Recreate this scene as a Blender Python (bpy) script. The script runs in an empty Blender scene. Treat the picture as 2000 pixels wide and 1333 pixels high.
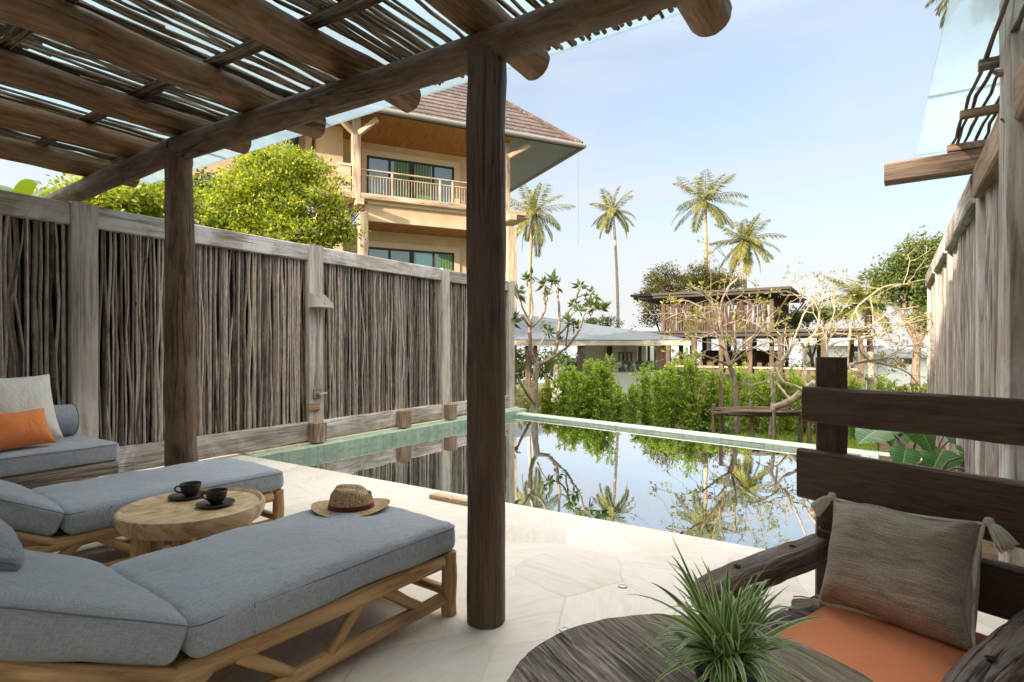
import bpy, math, random
from mathutils import Vector, Matrix, noise
random.seed(7)
SC = bpy.context.scene
COL = SC.collection
V = Vector
rnd = random.random
def ru(a, b): return random.uniform(a, b)
def rad(a): return math.radians(a)

# ------------------------------------------------------------------ camera geometry (metres; camera stands at X=Y=0)
CAM_H = 1.25
FOC = 1095.0          # focal length in pixels of a 2000 px wide picture
YAW = rad(32.81)
HOR = 677.0
FW = V((-math.sin(YAW), math.cos(YAW), 0))
RT = V((math.cos(YAW), math.sin(YAW), 0))
def PD(px, py, d):
    """point seen at pixel px,py at depth d"""
    p = FW * d + RT * ((px - 1000) / FOC * d)
    return V((p.x, p.y, CAM_H - (py - HOR) / FOC * d))
def P(px, py, z=0.0):
    """point seen at pixel px,py on the level z"""
    return PD(px, py, (CAM_H - z) * FOC / (py - HOR))

# ------------------------------------------------------------------ objects, parts, tags
XF = {}
def xf(o): return XF.get(o.name, Matrix.Identity(4))
def tag(o, label=None, cat=None, group=None, kind=None):
    if label: o['label'] = label
    if cat: o['category'] = cat
    if group: o['group'] = group
    if kind: o['kind'] = kind
    return o
def thing(name, label, cat, loc=(0, 0, 0), rz=0.0, group=None):
    o = bpy.data.objects.new(name, None)
    COL.objects.link(o)
    o.empty_display_size = 0.1
    o.location = loc
    o.rotation_euler = (0, 0, rz)
    XF[o.name] = Matrix.Translation(V(loc)) @ Matrix.Rotation(rz, 4, 'Z')
    return tag(o, label, cat, group)
def kids(o): return [c for c in COL.objects if c.parent == o]
def copy_tree(o, parent=None):
    c = o.copy(); COL.objects.link(c)
    if parent: c.parent = parent
    for ch in kids(o): copy_tree(ch, c)
    return c

class MB:
    """collects geometry for ONE mesh object"""
    def __init__(s): s.v = []; s.f = []; s.uv = []; s.mi = []
    def add(s, vs, fs, uvs=None, mi=0):
        b = len(s.v); s.v.extend(vs)
        for i, f in enumerate(fs):
            s.f.append([b + k for k in f]); s.mi.append(mi)
            s.uv.append(uvs[i] if uvs else [(vs[k][0], vs[k][1]) for k in f])
        return s
    def sweep(s, pts, secs, side=None, caps=True, mi=0):
        """secs: per point list of (a,b) offsets in the (N,B) frame"""
        pts = [V(p) for p in pts]; n = len(secs[0]); m = len(pts)
        T = []
        for i in range(m):
            t = pts[min(i + 1, m - 1)] - pts[max(i - 1, 0)]
            T.append(t.normalized() if t.length > 1e-9 else V((0, 0, 1)))
        N = V(side) if side is not None else (V((0, 0, 1)) if abs(T[0].z) < .8 else V((1, 0, 0)))
        ou, ov = ru(0, 40), ru(0, 40)
        vs = []; L = 0; ls = []
        for i in range(m):
            N = (N - T[i] * N.dot(T[i])).normalized()
            B = T[i].cross(N)
            if i: L += (pts[i] - pts[i - 1]).length
            ls.append(L)
            for a, b in secs[i]: vs.append(pts[i] + N * a + B * b)
        per = [0]
        q = secs[m // 2]
        for k in range(n):
            per.append(per[-1] + math.hypot(q[(k + 1) % n][0] - q[k][0], q[(k + 1) % n][1] - q[k][1]))
        fs = []; us = []
        for i in range(m - 1):
            for k in range(n):
                k2 = (k + 1) % n
                fs.append((i * n + k, i * n + k2, (i + 1) * n + k2, (i + 1) * n + k))
                us.append([(per[k] + ou, ls[i] + ov), (per[k + 1] + ou, ls[i] + ov), (per[k + 1] + ou, ls[i + 1] + ov), (per[k] + ou, ls[i + 1] + ov)])
        if caps:
            for i, rev in ((0, True), (m - 1, False)):
                idx = [i * n + k for k in range(n)]
                uv = [(secs[i][k][0] + ou + 5, secs[i][k][1] * .2 + ov) for k in range(n)]
                if rev: idx.reverse(); uv.reverse()
                fs.append(tuple(idx)); us.append(uv)
        return s.add(vs, fs, us, mi)
    def tube(s, pts, r, n=8, caps=True, jit=0.0, mi=0, rot=0.0, dome=0.0, groove=0.0):
        m = len(pts)
        if not hasattr(r, '__len__'): r = [r] * m
        if dome:
            pts = [V(p) for p in pts]; r = list(r)
            d0 = (pts[0] - pts[1]).normalized(); d1 = (pts[-1] - pts[-2]).normalized()
            pts = [pts[0] + d0 * r[0] * dome, pts[0] + d0 * r[0] * dome * .6] + pts + [pts[-1] + d1 * r[-1] * dome * .6, pts[-1] + d1 * r[-1] * dome]
            r = [r[0] * .55, r[0] * .85] + r + [r[-1] * .85, r[-1] * .55]; m += 4
        ph = ru(0, 60)
        secs = []
        for i in range(m):
            sc = []
            for k in range(n):
                a = 2 * math.pi * k / n + rot
                rr = r[i] * (1 + ((jit * noise.noise(V((math.cos(a) * 1.6 + ph, math.sin(a) * 1.6, i * .45))) * 2 + groove * (noise.noise(V((math.cos(a) * 5.5 + ph, math.sin(a) * 5.5, i * .10))) + .6 * min(0, noise.noise(V((math.cos(a) * 9 + ph, math.sin(a) * 9, i * .07))) )) ) if jit else 0))
                sc.append((math.cos(a) * rr, math.sin(a) * rr))
            secs.append(sc)
        return s.sweep(pts, secs, caps=caps, mi=mi)
    def plank(s, p0, p1, w, t, up=(0, 0, 1), seg=1, rough=0.0, ch=.006, mi=0, fq=6.0):
        """board from p0 to p1, thickness t along up, width w across"""
        p0, p1 = V(p0), V(p1); seg = max(seg, 1)
        ph = V((ru(0, 50), ru(0, 50), ru(0, 50))); L = (p1 - p0).length
        base = [(t / 2, w / 2 - ch), (t / 2 - ch, w / 2), (-t / 2 + ch, w / 2), (-t / 2, w / 2 - ch), (-t / 2, -w / 2 + ch), (-t / 2 + ch, -w / 2), (t / 2 - ch, -w / 2), (t / 2, -w / 2 + ch)]
        base.reverse()
        pts = [p0.lerp(p1, i / seg) for i in range(seg + 1)]; secs = []
        for i in range(seg + 1):
            if rough:
                x = i / seg * L * fq
                secs.append([(a + rough * noise.noise(ph + V((x, k // 2 * 7.3, 0))) + rough * .5 * noise.noise(ph + V((x * 2.7, k * 3.1, 9))),
                              b + rough * noise.noise(ph + V((x, k // 2 * 5.1, 20))) + rough * .5 * noise.noise(ph + V((x * 2.7, k * 4.1, 30)))) for k, (a, b) in enumerate(base)])
            else: secs.append(base)
        return s.sweep(pts, secs, side=up, mi=mi)
    def box(s, c, sz, R=None, ch=.004, mi=0):
        c = V(c); R = R or Matrix.Identity(3)
        ax = max(range(3), key=lambda i: sz[i])
        d = V((0, 0, 0)); d[ax] = sz[ax] / 2
        o1 = [i for i in range(3) if i != ax]
        up = V((0, 0, 0)); up[o1[1]] = 1
        return s.plank(c - R @ d, c + R @ d, sz[o1[0]], sz[o1[1]], up=R @ up, ch=min(ch, min(sz) * .3), mi=mi)
    def quad(s, a, b, c, d, mi=0, uv=None):
        a, b, c, d = V(a), V(b), V(c), V(d)
        if uv is None:
            w, h = (b - a).length, (d - a).length
            uv = [(0, 0), (w, 0), (w, h), (0, h)]
        return s.add([a, b, c, d], [(0, 1, 2, 3)], [uv], mi)
    def lathe(s, prof, c=(0, 0, 0), n=32, fn=None, mi=0, close=False):
        c = V(c); vs = []; fs = []; us = []
        m = len(prof)
        for i, (r, z) in enumerate(prof):
            for k in range(n):
                a = 2 * math.pi * k / n
                p = V((math.cos(a) * r, math.sin(a) * r, z))
                if fn: p = fn(p, a, i)
                vs.append(p + c)
        l = 0
        for i in range(m - 1):
            l2 = l + math.hypot(prof[i + 1][0] - prof[i][0], prof[i + 1][1] - prof[i][1])
            for k in range(n):
                k2 = (k + 1) % n
                fs.append((i * n + k, i * n + k2, (i + 1) * n + k2, (i + 1) * n + k))
                u0, u1 = k / n, (k + 1) / n
                us.append([(u0, l), (u1, l), (u1, l2), (u0, l2)])
            l = l2
        return s.add(vs, fs, us, mi)
    def disc(s, prof_r, z, c=(0, 0, 0), n=32, up=True, fn=None, mi=0):
        c = V(c); vs = []
        for k in range(n):
            a = 2 * math.pi * k / n
            p = V((math.cos(a) * prof_r, math.sin(a) * prof_r, z))
            if fn: p = fn(p, a, 0)
            vs.append(p + c)
        idx = list(range(n))
        if not up: idx.reverse()
        return s.add(vs, [tuple(idx)], [[(vs[k].x, vs[k].y) for k in idx]], mi)
    def cushion(s, M, sx, sy, sz, r=.03, puff=.02, n=8, wr=.0, pinch=0.0, mi=0, fq=5.0):
        ph = V((ru(0, 50), ru(0, 50), ru(0, 50)))
        def coords(L):
            h = L / 2 - r
            e = [h + r * math.tan(rad(45) * k / 3) for k in range(1, 4)]
            return [-x for x in reversed(e)] + [-h + 2 * h * k / n for k in range(n + 1)] + e
        S = (sx, sy, sz); cs = [coords(l) for l in S]
        key = {}; vs = []; fs = []; us = []
        ou, ov = ru(0, 9), ru(0, 9)
        def vert(p):
            inn = V([max(-(S[i] / 2 - r), min(S[i] / 2 - r, p[i])) for i in range(3)])
            d = p - inn
            q = inn + d.normalized() * r if d.length > 1e-9 else p
            k = (round(q.x, 5), round(q.y, 5), round(q.z, 5))
            if k in key: return key[k]
            u, v = 2 * q.x / sx, 2 * q.y / sy
            w = q.z / (sz / 2)
            x = q.copy()
            x.z += puff * w * max(0, 1 - u * u) ** .6 * max(0, 1 - v * v) ** .6
            if pinch:
                kx = 1 - pinch * (1 - abs(v) ** 2) * abs(u) ** 3
                ky = 1 - pinch * (1 - abs(u) ** 2) * abs(v) ** 3
                x.x *= kx; x.y *= ky
                x.z *= 1 - .82 * max(abs(u), abs(v)) ** 5
            if wr:
                x += V((noise.noise(q * fq + ph), noise.noise(q * fq + ph + V((9, 0, 0))), noise.noise(q * fq + ph + V((0, 9, 0))))) * wr
                x.z += wr * .6 * noise.noise(V((q.x * fq * 3, q.y * fq * 1.2, q.z * 3)) + ph)
            key[k] = len(vs); vs.append(M @ x)
            return key[k]
        for ax in range(3):
            a, b = [(1, 2), (2, 0), (0, 1)][ax]
            for sg in (-1, 1):
                A, B = cs[a], cs[b]
                for i in range(len(A) - 1):
                    for j in range(len(B) - 1):
                        q = []
                        for (ii, jj) in ((i, j), (i + 1, j), (i + 1, j + 1), (i, j + 1)):
                            p = V((0, 0, 0)); p[ax] = sg * S[ax] / 2; p[a] = A[ii]; p[b] = B[jj]
                            q.append((vert(p), (A[ii] + ou, B[jj] + ov)))
                        if sg < 0: q.reverse()
                        if len({x[0] for x in q}) < 3: continue
                        fs.append(tuple(x[0] for x in q)); us.append([x[1] for x in q])
        return s.add(vs, fs, us, mi)
    def leaf(s, p, d, nrm, L, W, mi=0):
        d = d.normalized(); sd = d.cross(nrm)
        if sd.length < 1e-6: sd = d.orthogonal()
        sd = sd.normalized() * (W / 2); m = p + d * (L * .45)
        s.v.extend((p, m + sd, p + d * L, m - sd)); b = len(s.v) - 4
        s.f.append([b, b + 1, b + 2, b + 3]); s.mi.append(mi)
        s.uv.append([(.5, 0), (1, .45), (.5, 1), (0, .45)])
    def strip(s, pts, ws, nr, mi=0):
        """blade: pts centre line, ws half widths, nr: normals"""
        vs = []; m = len(pts)
        for i in range(m):
            t = (pts[min(i + 1, m - 1)] - pts[max(i - 1, 0)]).normalized()
            sd = t.cross(nr[i]).normalized() * ws[i]
            vs += [pts[i] + sd, pts[i] - sd]
        fs = [(2 * i, 2 * i + 1, 2 * i + 3, 2 * i + 2) for i in range(m - 1)]
        us = [[(0, i / (m - 1)), (1, i / (m - 1)), (1, (i + 1) / (m - 1)), (0, (i + 1) / (m - 1))] for i in range(m - 1)]
        return s.add(vs, fs, us, mi)
    def build(s, name, mats, parent=None, world=True, angle=42, smooth=True):
        me = bpy.data.meshes.new(name)
        vs = s.v
        if parent is not None:
            M = xf(parent)
            if world:
                Mi = M.inverted(); vs = [Mi @ V(p) for p in vs]
        me.from_pydata([tuple(p) for p in vs], [], s.f)
        if not isinstance(mats, (list, tuple)): mats = [mats]
        for m in mats: me.materials.append(m)
        ul = me.uv_layers.new(name='UVMap')
        flat = [c for f in s.uv for p in f for c in p]
        ul.data.foreach_set('uv', flat)
        if len(mats) > 1: me.polygons.foreach_set('material_index', s.mi)
        if smooth:
            me.polygons.foreach_set('use_smooth', [True] * len(me.polygons))
            if angle < 180: me.set_sharp_from_angle(angle=rad(angle))
        me.update()
        o = bpy.data.objects.new(name, me); COL.objects.link(o)
        if parent is not None:
            o.parent = parent; XF[o.name] = xf(parent)
        return o
def struct(name, mb, mat, **k):
    return tag(mb.build(name, mat, **k), kind='structure')

# ------------------------------------------------------------------ materials
class NT:
    def __init__(s, name):
        s.m = bpy.data.materials.new(name); s.m.use_nodes = True
        s.t = s.m.node_tree; s.t.nodes.clear()
        s.out = s.n('ShaderNodeOutputMaterial')
    def n(s, typ, **k):
        x = s.t.nodes.new(typ)
        for a, b in k.items():
            if hasattr(x, a): setattr(x, a, b)
            else: x.inputs[a].default_value = b
        return x
    def l(s, a, b): s.t.links.new(a, b)
    def uv(s): return s.n('ShaderNodeTexCoord').outputs['UV']
    def obj(s): return s.n('ShaderNodeTexCoord').outputs['Object']
    def map(s, src, sc=(1, 1, 1), rot=(0, 0, 0), loc=(0, 0, 0)):
        x = s.n('ShaderNodeMapping'); x.inputs['Scale'].default_value = sc; x.inputs['Rotation'].default_value = rot; x.inputs['Location'].default_value = loc
        s.l(src, x.inputs['Vector']); return x.outputs[0]
    def noise(s, src, scale=1, detail=6, rough=.6, dist=0, out='Fac'):
        x = s.n('ShaderNodeTexNoise'); x.inputs['Scale'].default_value = scale; x.inputs['Detail'].default_value = detail
        x.inputs['Roughness'].default_value = rough; x.inputs['Distortion'].default_value = dist
        s.l(src, x.inputs['Vector']); return x.outputs[out]
    def ramp(s, src, cols, interp='LINEAR'):
        x = s.n('ShaderNodeValToRGB'); e = x.color_ramp.elements; x.color_ramp.interpolation = interp
        while len(e) < len(cols): e.new(.5)
        for i, (p, c) in enumerate(cols):
            e[i].position = p; e[i].color = (*c, 1) if len(c) == 3 else c
        s.l(src, x.inputs[0]); return x.outputs[0]
    def mix(s, a, b, f, mode='MIX'):
        x = s.n('ShaderNodeMix', data_type='RGBA', blend_type=mode)
        for sock, val in ((x.inputs[0], f), (x.inputs[6], a), (x.inputs[7], b)):
            if hasattr(val, 'links'): s.l(val, sock)
            elif isinstance(val, (int, float)): sock.default_value = val
            else: sock.default_value = (*val, 1)
        return x.outputs[2]
    def math(s, op, a, b=None, c=None):
        x = s.n('ShaderNodeMath', operation=op)
        for i, val in enumerate((a, b, c)):
            if val is None: continue
            if hasattr(val, 'links'): s.l(val, x.inputs[i])
            else: x.inputs[i].default_value = val
        return x.outputs[0]
    def island(s): return s.n('ShaderNodeNewGeometry').outputs['Random Per Island']
    def bump(s, h, strength=.3, dist=.01, normal=None):
        x = s.n('ShaderNodeBump'); x.inputs['Strength'].default_value = strength; x.inputs['Distance'].default_value = dist
        s.l(h, x.inputs['Height'])
        if normal: s.l(normal, x.inputs['Normal'])
        return x.outputs[0]
    def bsdf(s, col, rough=.6, normal=None, spec=.35, **k):
        x = s.n('ShaderNodeBsdfPrincipled')
        if hasattr(col, 'links'): s.l(col, x.inputs['Base Color'])
        else: x.inputs['Base Color'].default_value = (*col, 1)
        if hasattr(rough, 'links'): s.l(rough, x.inputs['Roughness'])
        else: x.inputs['Roughness'].default_value = rough
        x.inputs['Specular IOR Level'].default_value = spec
        for a, b in k.items(): x.inputs[a.replace('_', ' ')].default_value = b
        if normal: s.l(normal, x.inputs['Normal'])
        return x.outputs[0]
    def done(s, sh): s.l(sh, s.out.inputs['Surface']); return s.m

def wood(name, dark, mid, light, su=45, sv=2.5, bump=.5, rough=.7, dist=.8, tone=.35, stain=None, stain_amt=.0, detail=7, crack=.0, bd=.006, contrast=.16, knot=.0, iw=.4):
    t = NT(name); uv = t.uv()
    g = t.noise(t.map(uv, (su, sv, 1)), 1, detail, .62, dist)
    col = t.ramp(g, [(.5 - contrast, dark), (.5, mid), (.5 + contrast, light)])
    low = t.noise(t.map(uv, (su * .09, sv * .35, 1)), 1, 3, .5, .3)
    isl = t.math('MULTIPLY_ADD', t.island(), .8, .1)
    f = t.math('ADD', t.math('MULTIPLY', low, 1 - iw), t.math('MULTIPLY', isl, iw))
    tn = t.ramp(f, [(.25, (1 - tone,) * 3), (.7, (1 + tone * .6,) * 3)])
    col = t.mix(col, tn, 1.0, 'MULTIPLY')
    if stain:
        sf = t.noise(t.map(uv, (su * .05, sv * .5, 1), loc=(3, 7, 0)), 1, 5, .65, 1.0)
        sf = t.ramp(sf, [(.48, (0, 0, 0)), (.62, (1, 1, 1))])
        col = t.mix(col, stain, t.math('MULTIPLY', sf, stain_amt))
    h = g
    if knot:
        kv = t.n('ShaderNodeTexVoronoi'); kv.inputs['Scale'].default_value = 1; kv.inputs['Randomness'].default_value = 1
        kd = t.noise(uv, 9, 3, .6, 0, 'Color'); va = t.n('ShaderNodeVectorMath', operation='MULTIPLY_ADD'); t.l(kd, va.inputs[0]); va.inputs[1].default_value = (.35, .35, 0); t.l(t.map(uv, (8, 3.2, 1)), va.inputs[2])
        t.l(va.outputs[0], kv.inputs['Vector'])
        kf = t.ramp(kv.outputs['Distance'], [(.10, (1, 1, 1)), (.17, (.45, .45, .45)), (.30, (0, 0, 0))])
        col = t.mix(col, [x * .6 for x in dark], t.math('MULTIPLY', kf, knot)); h = t.math('SUBTRACT', g, t.math('MULTIPLY', kf, .5))
    if crack:
        ck = t.noise(t.map(uv, (su * .55, sv * .22, 1), loc=(11, 3, 0)), 1, 3, .5, 1.2)
        ck = t.ramp(ck, [(.455, (1, 1, 1)), (.49, (0, 0, 0)), (.51, (0, 0, 0)), (.545, (1, 1, 1))])
        big = t.noise(t.map(uv, (3, .8, 1)), 1, 2, .5, 0)
        ck = t.math('MAXIMUM', ck, t.ramp(big, [(.47, (1, 1, 1)), (.6, (0, 0, 0))]))
        dk = t.math('MULTIPLY_ADD', ck, crack, 1 - crack)
        cc = t.n('ShaderNodeCombineColor'); [t.l(dk, cc.inputs[i]) for i in range(3)]
        col = t.mix(col, cc.outputs[0], 1.0, 'MULTIPLY')
        h = t.math('MULTIPLY_ADD', ck, .9, g)
    return t.done(t.bsdf(col, rough, t.bump(h, bump, bd)))

def plain(name, col, rough=.5, spec=.4, var=.12, sc=6, bump=.0, **k):
    t = NT(name); g = t.noise(t.obj(), sc, 5, .6)
    c = t.ramp(g, [(.3, [x * (1 - var) for x in col]), (.7, [min(1, x * (1 + var)) for x in col])])
    return t.done(t.bsdf(c, rough, t.bump(g, bump, .01) if bump else None, spec, **k))

def leafmat(name, cols, trans=.35, rough=.45, spec=.4):
    t = NT(name)
    c = t.ramp(t.island(), [(i / (len(cols) - 1), x) for i, x in enumerate(cols)])
    pb = t.bsdf(c, rough, None, spec)
    tr = t.n('ShaderNodeBsdfTranslucent')
    t.l(t.mix(c, (1.0, .95, .25), .35, 'MULTIPLY') if False else t.mix(c, (1.6, 1.5, .6), 1.0, 'MULTIPLY'), tr.inputs[0])
    mx = t.n('ShaderNodeMixShader'); mx.inputs[0].default_value = trans
    t.l(pb, mx.inputs[1]); t.l(tr.outputs[0], mx.inputs[2])
    return t.done(mx.outputs[0])

def fabric(name, col, col2, sc=260, bump=.25, sheen=.3, streak=1.0):
    t = NT(name); uv = t.uv()
    a = t.noise(t.map(uv, (sc, sc * .12, 1)), 1, 3, .7)
    b = t.noise(t.map(uv, (sc * .12, sc, 1)), 1, 3, .7)
    f = t.math('MULTIPLY_ADD', t.math('ADD', a, b), .5 * streak, .5 - .5 * streak)
    lo = t.noise(uv, 3.0, 4, .6)
    c = t.ramp(f, [(.28, col), (.72, col2)])
    c = t.mix(c, t.ramp(lo, [(.3, (.9, .9, .9)), (.7, (1.06, 1.06, 1.06))]), 1.0, 'MULTIPLY')
    cr_ = t.noise(t.map(uv, (1.4, .8, 1)), 6, 4, .55, 2.0)
    return t.done(t.bsdf(c, .9, t.bump(f, bump, .002, t.bump(cr_, .34, .03)), .2, Sheen_Weight=sheen, Sheen_Roughness=.5))

M = {}
M['grey'] = wood('weathered_grey_wood', (.26, .21, .165), (.455, .395, .325), (.60, .55, .475), 22, 1.8, .5, .8, .8, .22, (.60, .58, .55), .5, crack=.4, contrast=.24)
M['rail'] = wood('whitewashed_rail_wood', (.20, .155, .12), (.41, .35, .29), (.58, .53, .465), 22, 2.2, .6, .8, 1.0, .28, (.66, .65, .62), .7, crack=.5, contrast=.22)
M['stick'] = wood('fence_stick_wood', (.13, .10, .078), (.29, .238, .195), (.48, .42, .365), 42, 9, .5, .7, .5, .85, (.34, .21, .12), .35, iw=.75, contrast=.3)
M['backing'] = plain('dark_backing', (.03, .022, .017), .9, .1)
M['log'] = wood('pergola_log_wood', (.055, .032, .018), (.17, .098, .052), (.30, .19, .105), 26, 3.2, .6, .6, 1.8, .32, (.30, .22, .15), .3, crack=.7, bd=.012, contrast=.26, knot=.6)
M['post'] = wood('pergola_post_wood', (.045, .027, .017), (.118, .070, .043), (.185, .115, .074), 40, 2.6, .8, .6, 1.6, .22, (.19, .145, .11), .25, crack=.55, bd=.014, contrast=.30, knot=.5)
M['rafter'] = wood('warm_rafter_wood', (.085, .038, .014), (.27, .135, .05), (.44, .245, .105), 24, 3.0, .5, .55, 1.8, .3, (.34, .25, .16), .3, crack=.65, bd=.012, contrast=.26, knot=.6)
M['roofstick'] = wood('roof_stick_wood', (.055, .04, .025), (.165, .12, .075), (.43, .34, .22), 80, 4, .4, .7, .4, .65)
M['honey'] = wood('honey_log_wood', (.20, .105, .045), (.47, .285, .125), (.62, .42, .22), 30, 2.4, .25, .5, 1.0, .28, (.24, .14, .07), .35, contrast=.22, knot=.55)
M['trunkwood'] = wood('table_slab_wood', (.36, .23, .11), (.60, .43, .24), (.70, .55, .35), 14, 6, .15, .45, 1.5, .12, (.38, .25, .13), .5)
M['dark'] = wood('dark_teak', (.042, .023, .013), (.11, .064, .038), (.17, .106, .068), 50, 5, .8, .55, 1.3, .25, (.12, .085, .062), .2, crack=.4, bd=.008, contrast=.30, knot=.35)
M['arm'] = wood('worn_dark_teak', (.04, .025, .017), (.135, .09, .065), (.31, .245, .20), 60, 5, 1.0, .6, .9, .3, (.30, .25, .22), .45, crack=.75, bd=.01, contrast=.2)
M['rough'] = wood('rough_table_wood', (.07, .05, .036), (.29, .23, .18), (.52, .445, .37), 85, 6, 1.0, .75, 1.0, .3, (.22, .19, .10), .3, crack=.7, bd=.012, contrast=.2)
M['rplank'] = wood('silvery_branch_wood', (.14, .11, .095), (.34, .29, .26), (.48, .43, .39), 45, 2.0, .7, .75, 1.0, .45, (.34, .24, .17), .4, crack=.5)
M['bench'] = wood('rough_bench_wood', (.07, .05, .038), (.22, .175, .14), (.36, .31, .26), 40, 2.5, .9, .8, .9, .3, crack=.6)
M['beamend'] = wood('tan_beam_wood', (.11, .07, .045), (.29, .19, .12), (.40, .28, .19), 30, 2.2, .4, .7, .8, .2, crack=.4)
M['cushion'] = fabric('grey_blue_linen', (.185, .203, .23), (.455, .49, .535))
M['seam'] = fabric('dark_seam', (.11, .122, .14), (.19, .208, .232))
M['cream'] = fabric('cream_linen', (.66, .62, .52), (.84, .80, .70), 220)
M['orange'] = fabric('orange_linen', (.72, .19, .045), (.86, .29, .09), 300, .2, .2)
M['coral'] = fabric('coral_seat_canvas', (.78, .235, .09), (.88, .315, .14), 380, .1, .15)
M['tassel'] = fabric('cream_wool', (.56, .49, .36), (.80, .73, .58), 180, .4)
# ------------------------------------------------------------------ more materials
def mk_weave():
    t = NT('woven_pillow_wool'); uv = t.uv()
    a = t.noise(t.map(uv, (14, 420, 1)), 1, 4, .75)
    b = t.noise(t.map(uv, (260, 190, 1)), 1, 2, .6)
    c = t.noise(t.map(uv, (3, 26, 1)), 1, 3, .6)
    f = t.math('ADD', t.math('MULTIPLY', a, .55), t.math('ADD', t.math('MULTIPLY', b, .25), t.math('MULTIPLY', c, .2)))
    col = t.ramp(f, [(.36, (.15, .108, .075)), (.5, (.40, .325, .245)), (.62, (.66, .58, .47))])
    return t.done(t.bsdf(col, .95, t.bump(f, .8, .006), .15, Sheen_Weight=.2))
M['weave'] = mk_weave()
def mk_straw():
    t = NT('plaited_straw'); uv = t.obj()
    w = t.n('ShaderNodeTexVoronoi'); w.inputs['Scale'].default_value = 130; t.l(t.map(uv, (1, 1, 1.4)), w.inputs['Vector'])
    g = t.noise(uv, 60, 4, .6)
    f = t.math('ADD', t.math('MULTIPLY', w.outputs['Distance'], .8), t.math('MULTIPLY', g, .35))
    col = t.ramp(f, [(.2, (.60, .43, .24)), (.55, (.46, .31, .155)), (.85, (.20, .12, .05))])
    return t.done(t.bsdf(col, .6, t.bump(f, -.8, .004), .3))
M['straw'] = mk_straw()
M['band'] = fabric('dark_red_band', (.075, .014, .011), (.14, .03, .024), 300)
M['ceramic'] = plain('dark_brown_stoneware', (.028, .020, .017), .42, .5, .3, 40, .15)
M['coffee'] = plain('coffee', (.02, .009, .004), .1, .5)
M['chrome'] = plain('brushed_steel', (.55, .52, .47), .35, .5, Metallic=.8)
M['iron'] = plain('dark_iron', (.03, .028, .026), .6, .4)
M['rope'] = plain('grey_rope', (.20, .16, .12), .9, .2)

def mk_deck():
    t = NT('cream_flagstone'); o = t.obj()
    wob = t.noise(t.map(o, (1, 1, 1)), 2.2, 3, .55, 0, 'Color')
    vec = t.n('ShaderNodeVectorMath', operation='MULTIPLY_ADD'); t.l(wob, vec.inputs[0]); vec.inputs[1].default_value = (.16, .16, 0); t.l(o, vec.inputs[2])
    v = t.n('ShaderNodeTexVoronoi', feature='DISTANCE_TO_EDGE', voronoi_dimensions='2D'); v.inputs['Scale'].default_value = 1.9; v.inputs['Randomness'].default_value = .95
    t.l(vec.outputs[0], v.inputs['Vector'])
    v2 = t.n('ShaderNodeTexVoronoi', voronoi_dimensions='2D'); v2.inputs['Scale'].default_value = 1.9; v2.inputs['Randomness'].default_value = .95
    t.l(vec.outputs[0], v2.inputs['Vector'])
    # per-stone rotated sandstone banding
    sep = t.n('ShaderNodeSeparateColor'); t.l(v2.outputs['Color'], sep.inputs[0])
    rot = t.n('ShaderNodeVectorRotate', rotation_type='Z_AXIS'); t.l(o, rot.inputs['Vector']); t.l(t.math('MULTIPLY', sep.outputs[0], 6.3), rot.inputs['Angle'])
    band = t.noise(t.map(rot.outputs[0], (1.2, 9, 1)), 1.6, 6, .6, 1.6)
    col = t.ramp(band, [(.28, (.64, .565, .48)), (.46, (.705, .65, .58)), (.56, (.735, .69, .62)), (.72, (.665, .60, .52))])
    tone = t.ramp(sep.outputs[1], [(0, (.90, .89, .88)), (.5, (1, .985, .965)), (1, (1.06, 1.05, 1.04))])
    col = t.mix(col, tone, 1.0, 'MULTIPLY')
    st = t.noise(o, 1.1, 6, .65, .6)
    col = t.mix(col, t.ramp(st, [(.33, (.88, .83, .77)), (.55, (1, 1, 1))]), .7, 'MULTIPLY')
    spk = t.noise(o, 34, 3, .7); col = t.mix(col, (.30, .22, .16), t.ramp(spk, [(.70, (0, 0, 0)), (.78, (.5, .5, .5))]))
    jn = t.noise(o, 1.4, 2, .5); jw = t.ramp(v.outputs['Distance'], [(0, (1, 1, 1)), (.007, (.7, .7, .7)), (.014, (0, 0, 0))])
    jf = t.math('MULTIPLY', jw, t.ramp(jn, [(.40, (.05, .05, .05)), (.64, (.5, .5, .5))]))
    col = t.mix(col, (.40, .33, .26), jf)
    h = t.math('SUBTRACT', t.math('MULTIPLY', band, .25), jw)
    return t.done(t.bsdf(col, t.ramp(band, [(.3, (.5, .5, .5)), (.7, (.68, .68, .68))]), t.bump(h, .25, .004), .4))
M['deck'] = mk_deck()

def mk_tile(name, c1, c2, bw=.20, bh=.10, mortar=(.30, .36, .29), msz=.004, rough=.55, stain=(.55, .48, .30), samt=.4):
    t = NT(name); uv = t.uv()
    b = t.n('ShaderNodeTexBrick'); t.l(uv, b.inputs['Vector']); b.inputs['Scale'].default_value = 1
    b.inputs['Brick Width'].default_value = bw; b.inputs['Row Height'].default_value = bh; b.inputs['Mortar Size'].default_value = msz; b.inputs['Bias'].default_value = 0
    b.inputs['Color1'].default_value = (*c1, 1); b.inputs['Color2'].default_value = (*c2, 1); b.inputs['Mortar'].default_value = (*mortar, 1)
    g = t.noise(uv, 9, 6, .65, .5)
    col = t.mix(b.outputs['Color'], t.ramp(g, [(.3, (.62, .68, .60)), (.7, (1.18, 1.16, 1.1))]), .9, 'MULTIPLY')
    s = t.noise(uv, 2.2, 5, .6, .4)
    col = t.mix(col, stain, t.math('MULTIPLY', t.ramp(s, [(.5, (0, 0, 0)), (.66, (1, 1, 1))]), samt))
    return t.done(t.bsdf(col, rough, t.bump(t.math('SUBTRACT', t.math('MULTIPLY', g, .3), b.outputs['Fac']), .4, .006), .4))
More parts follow.
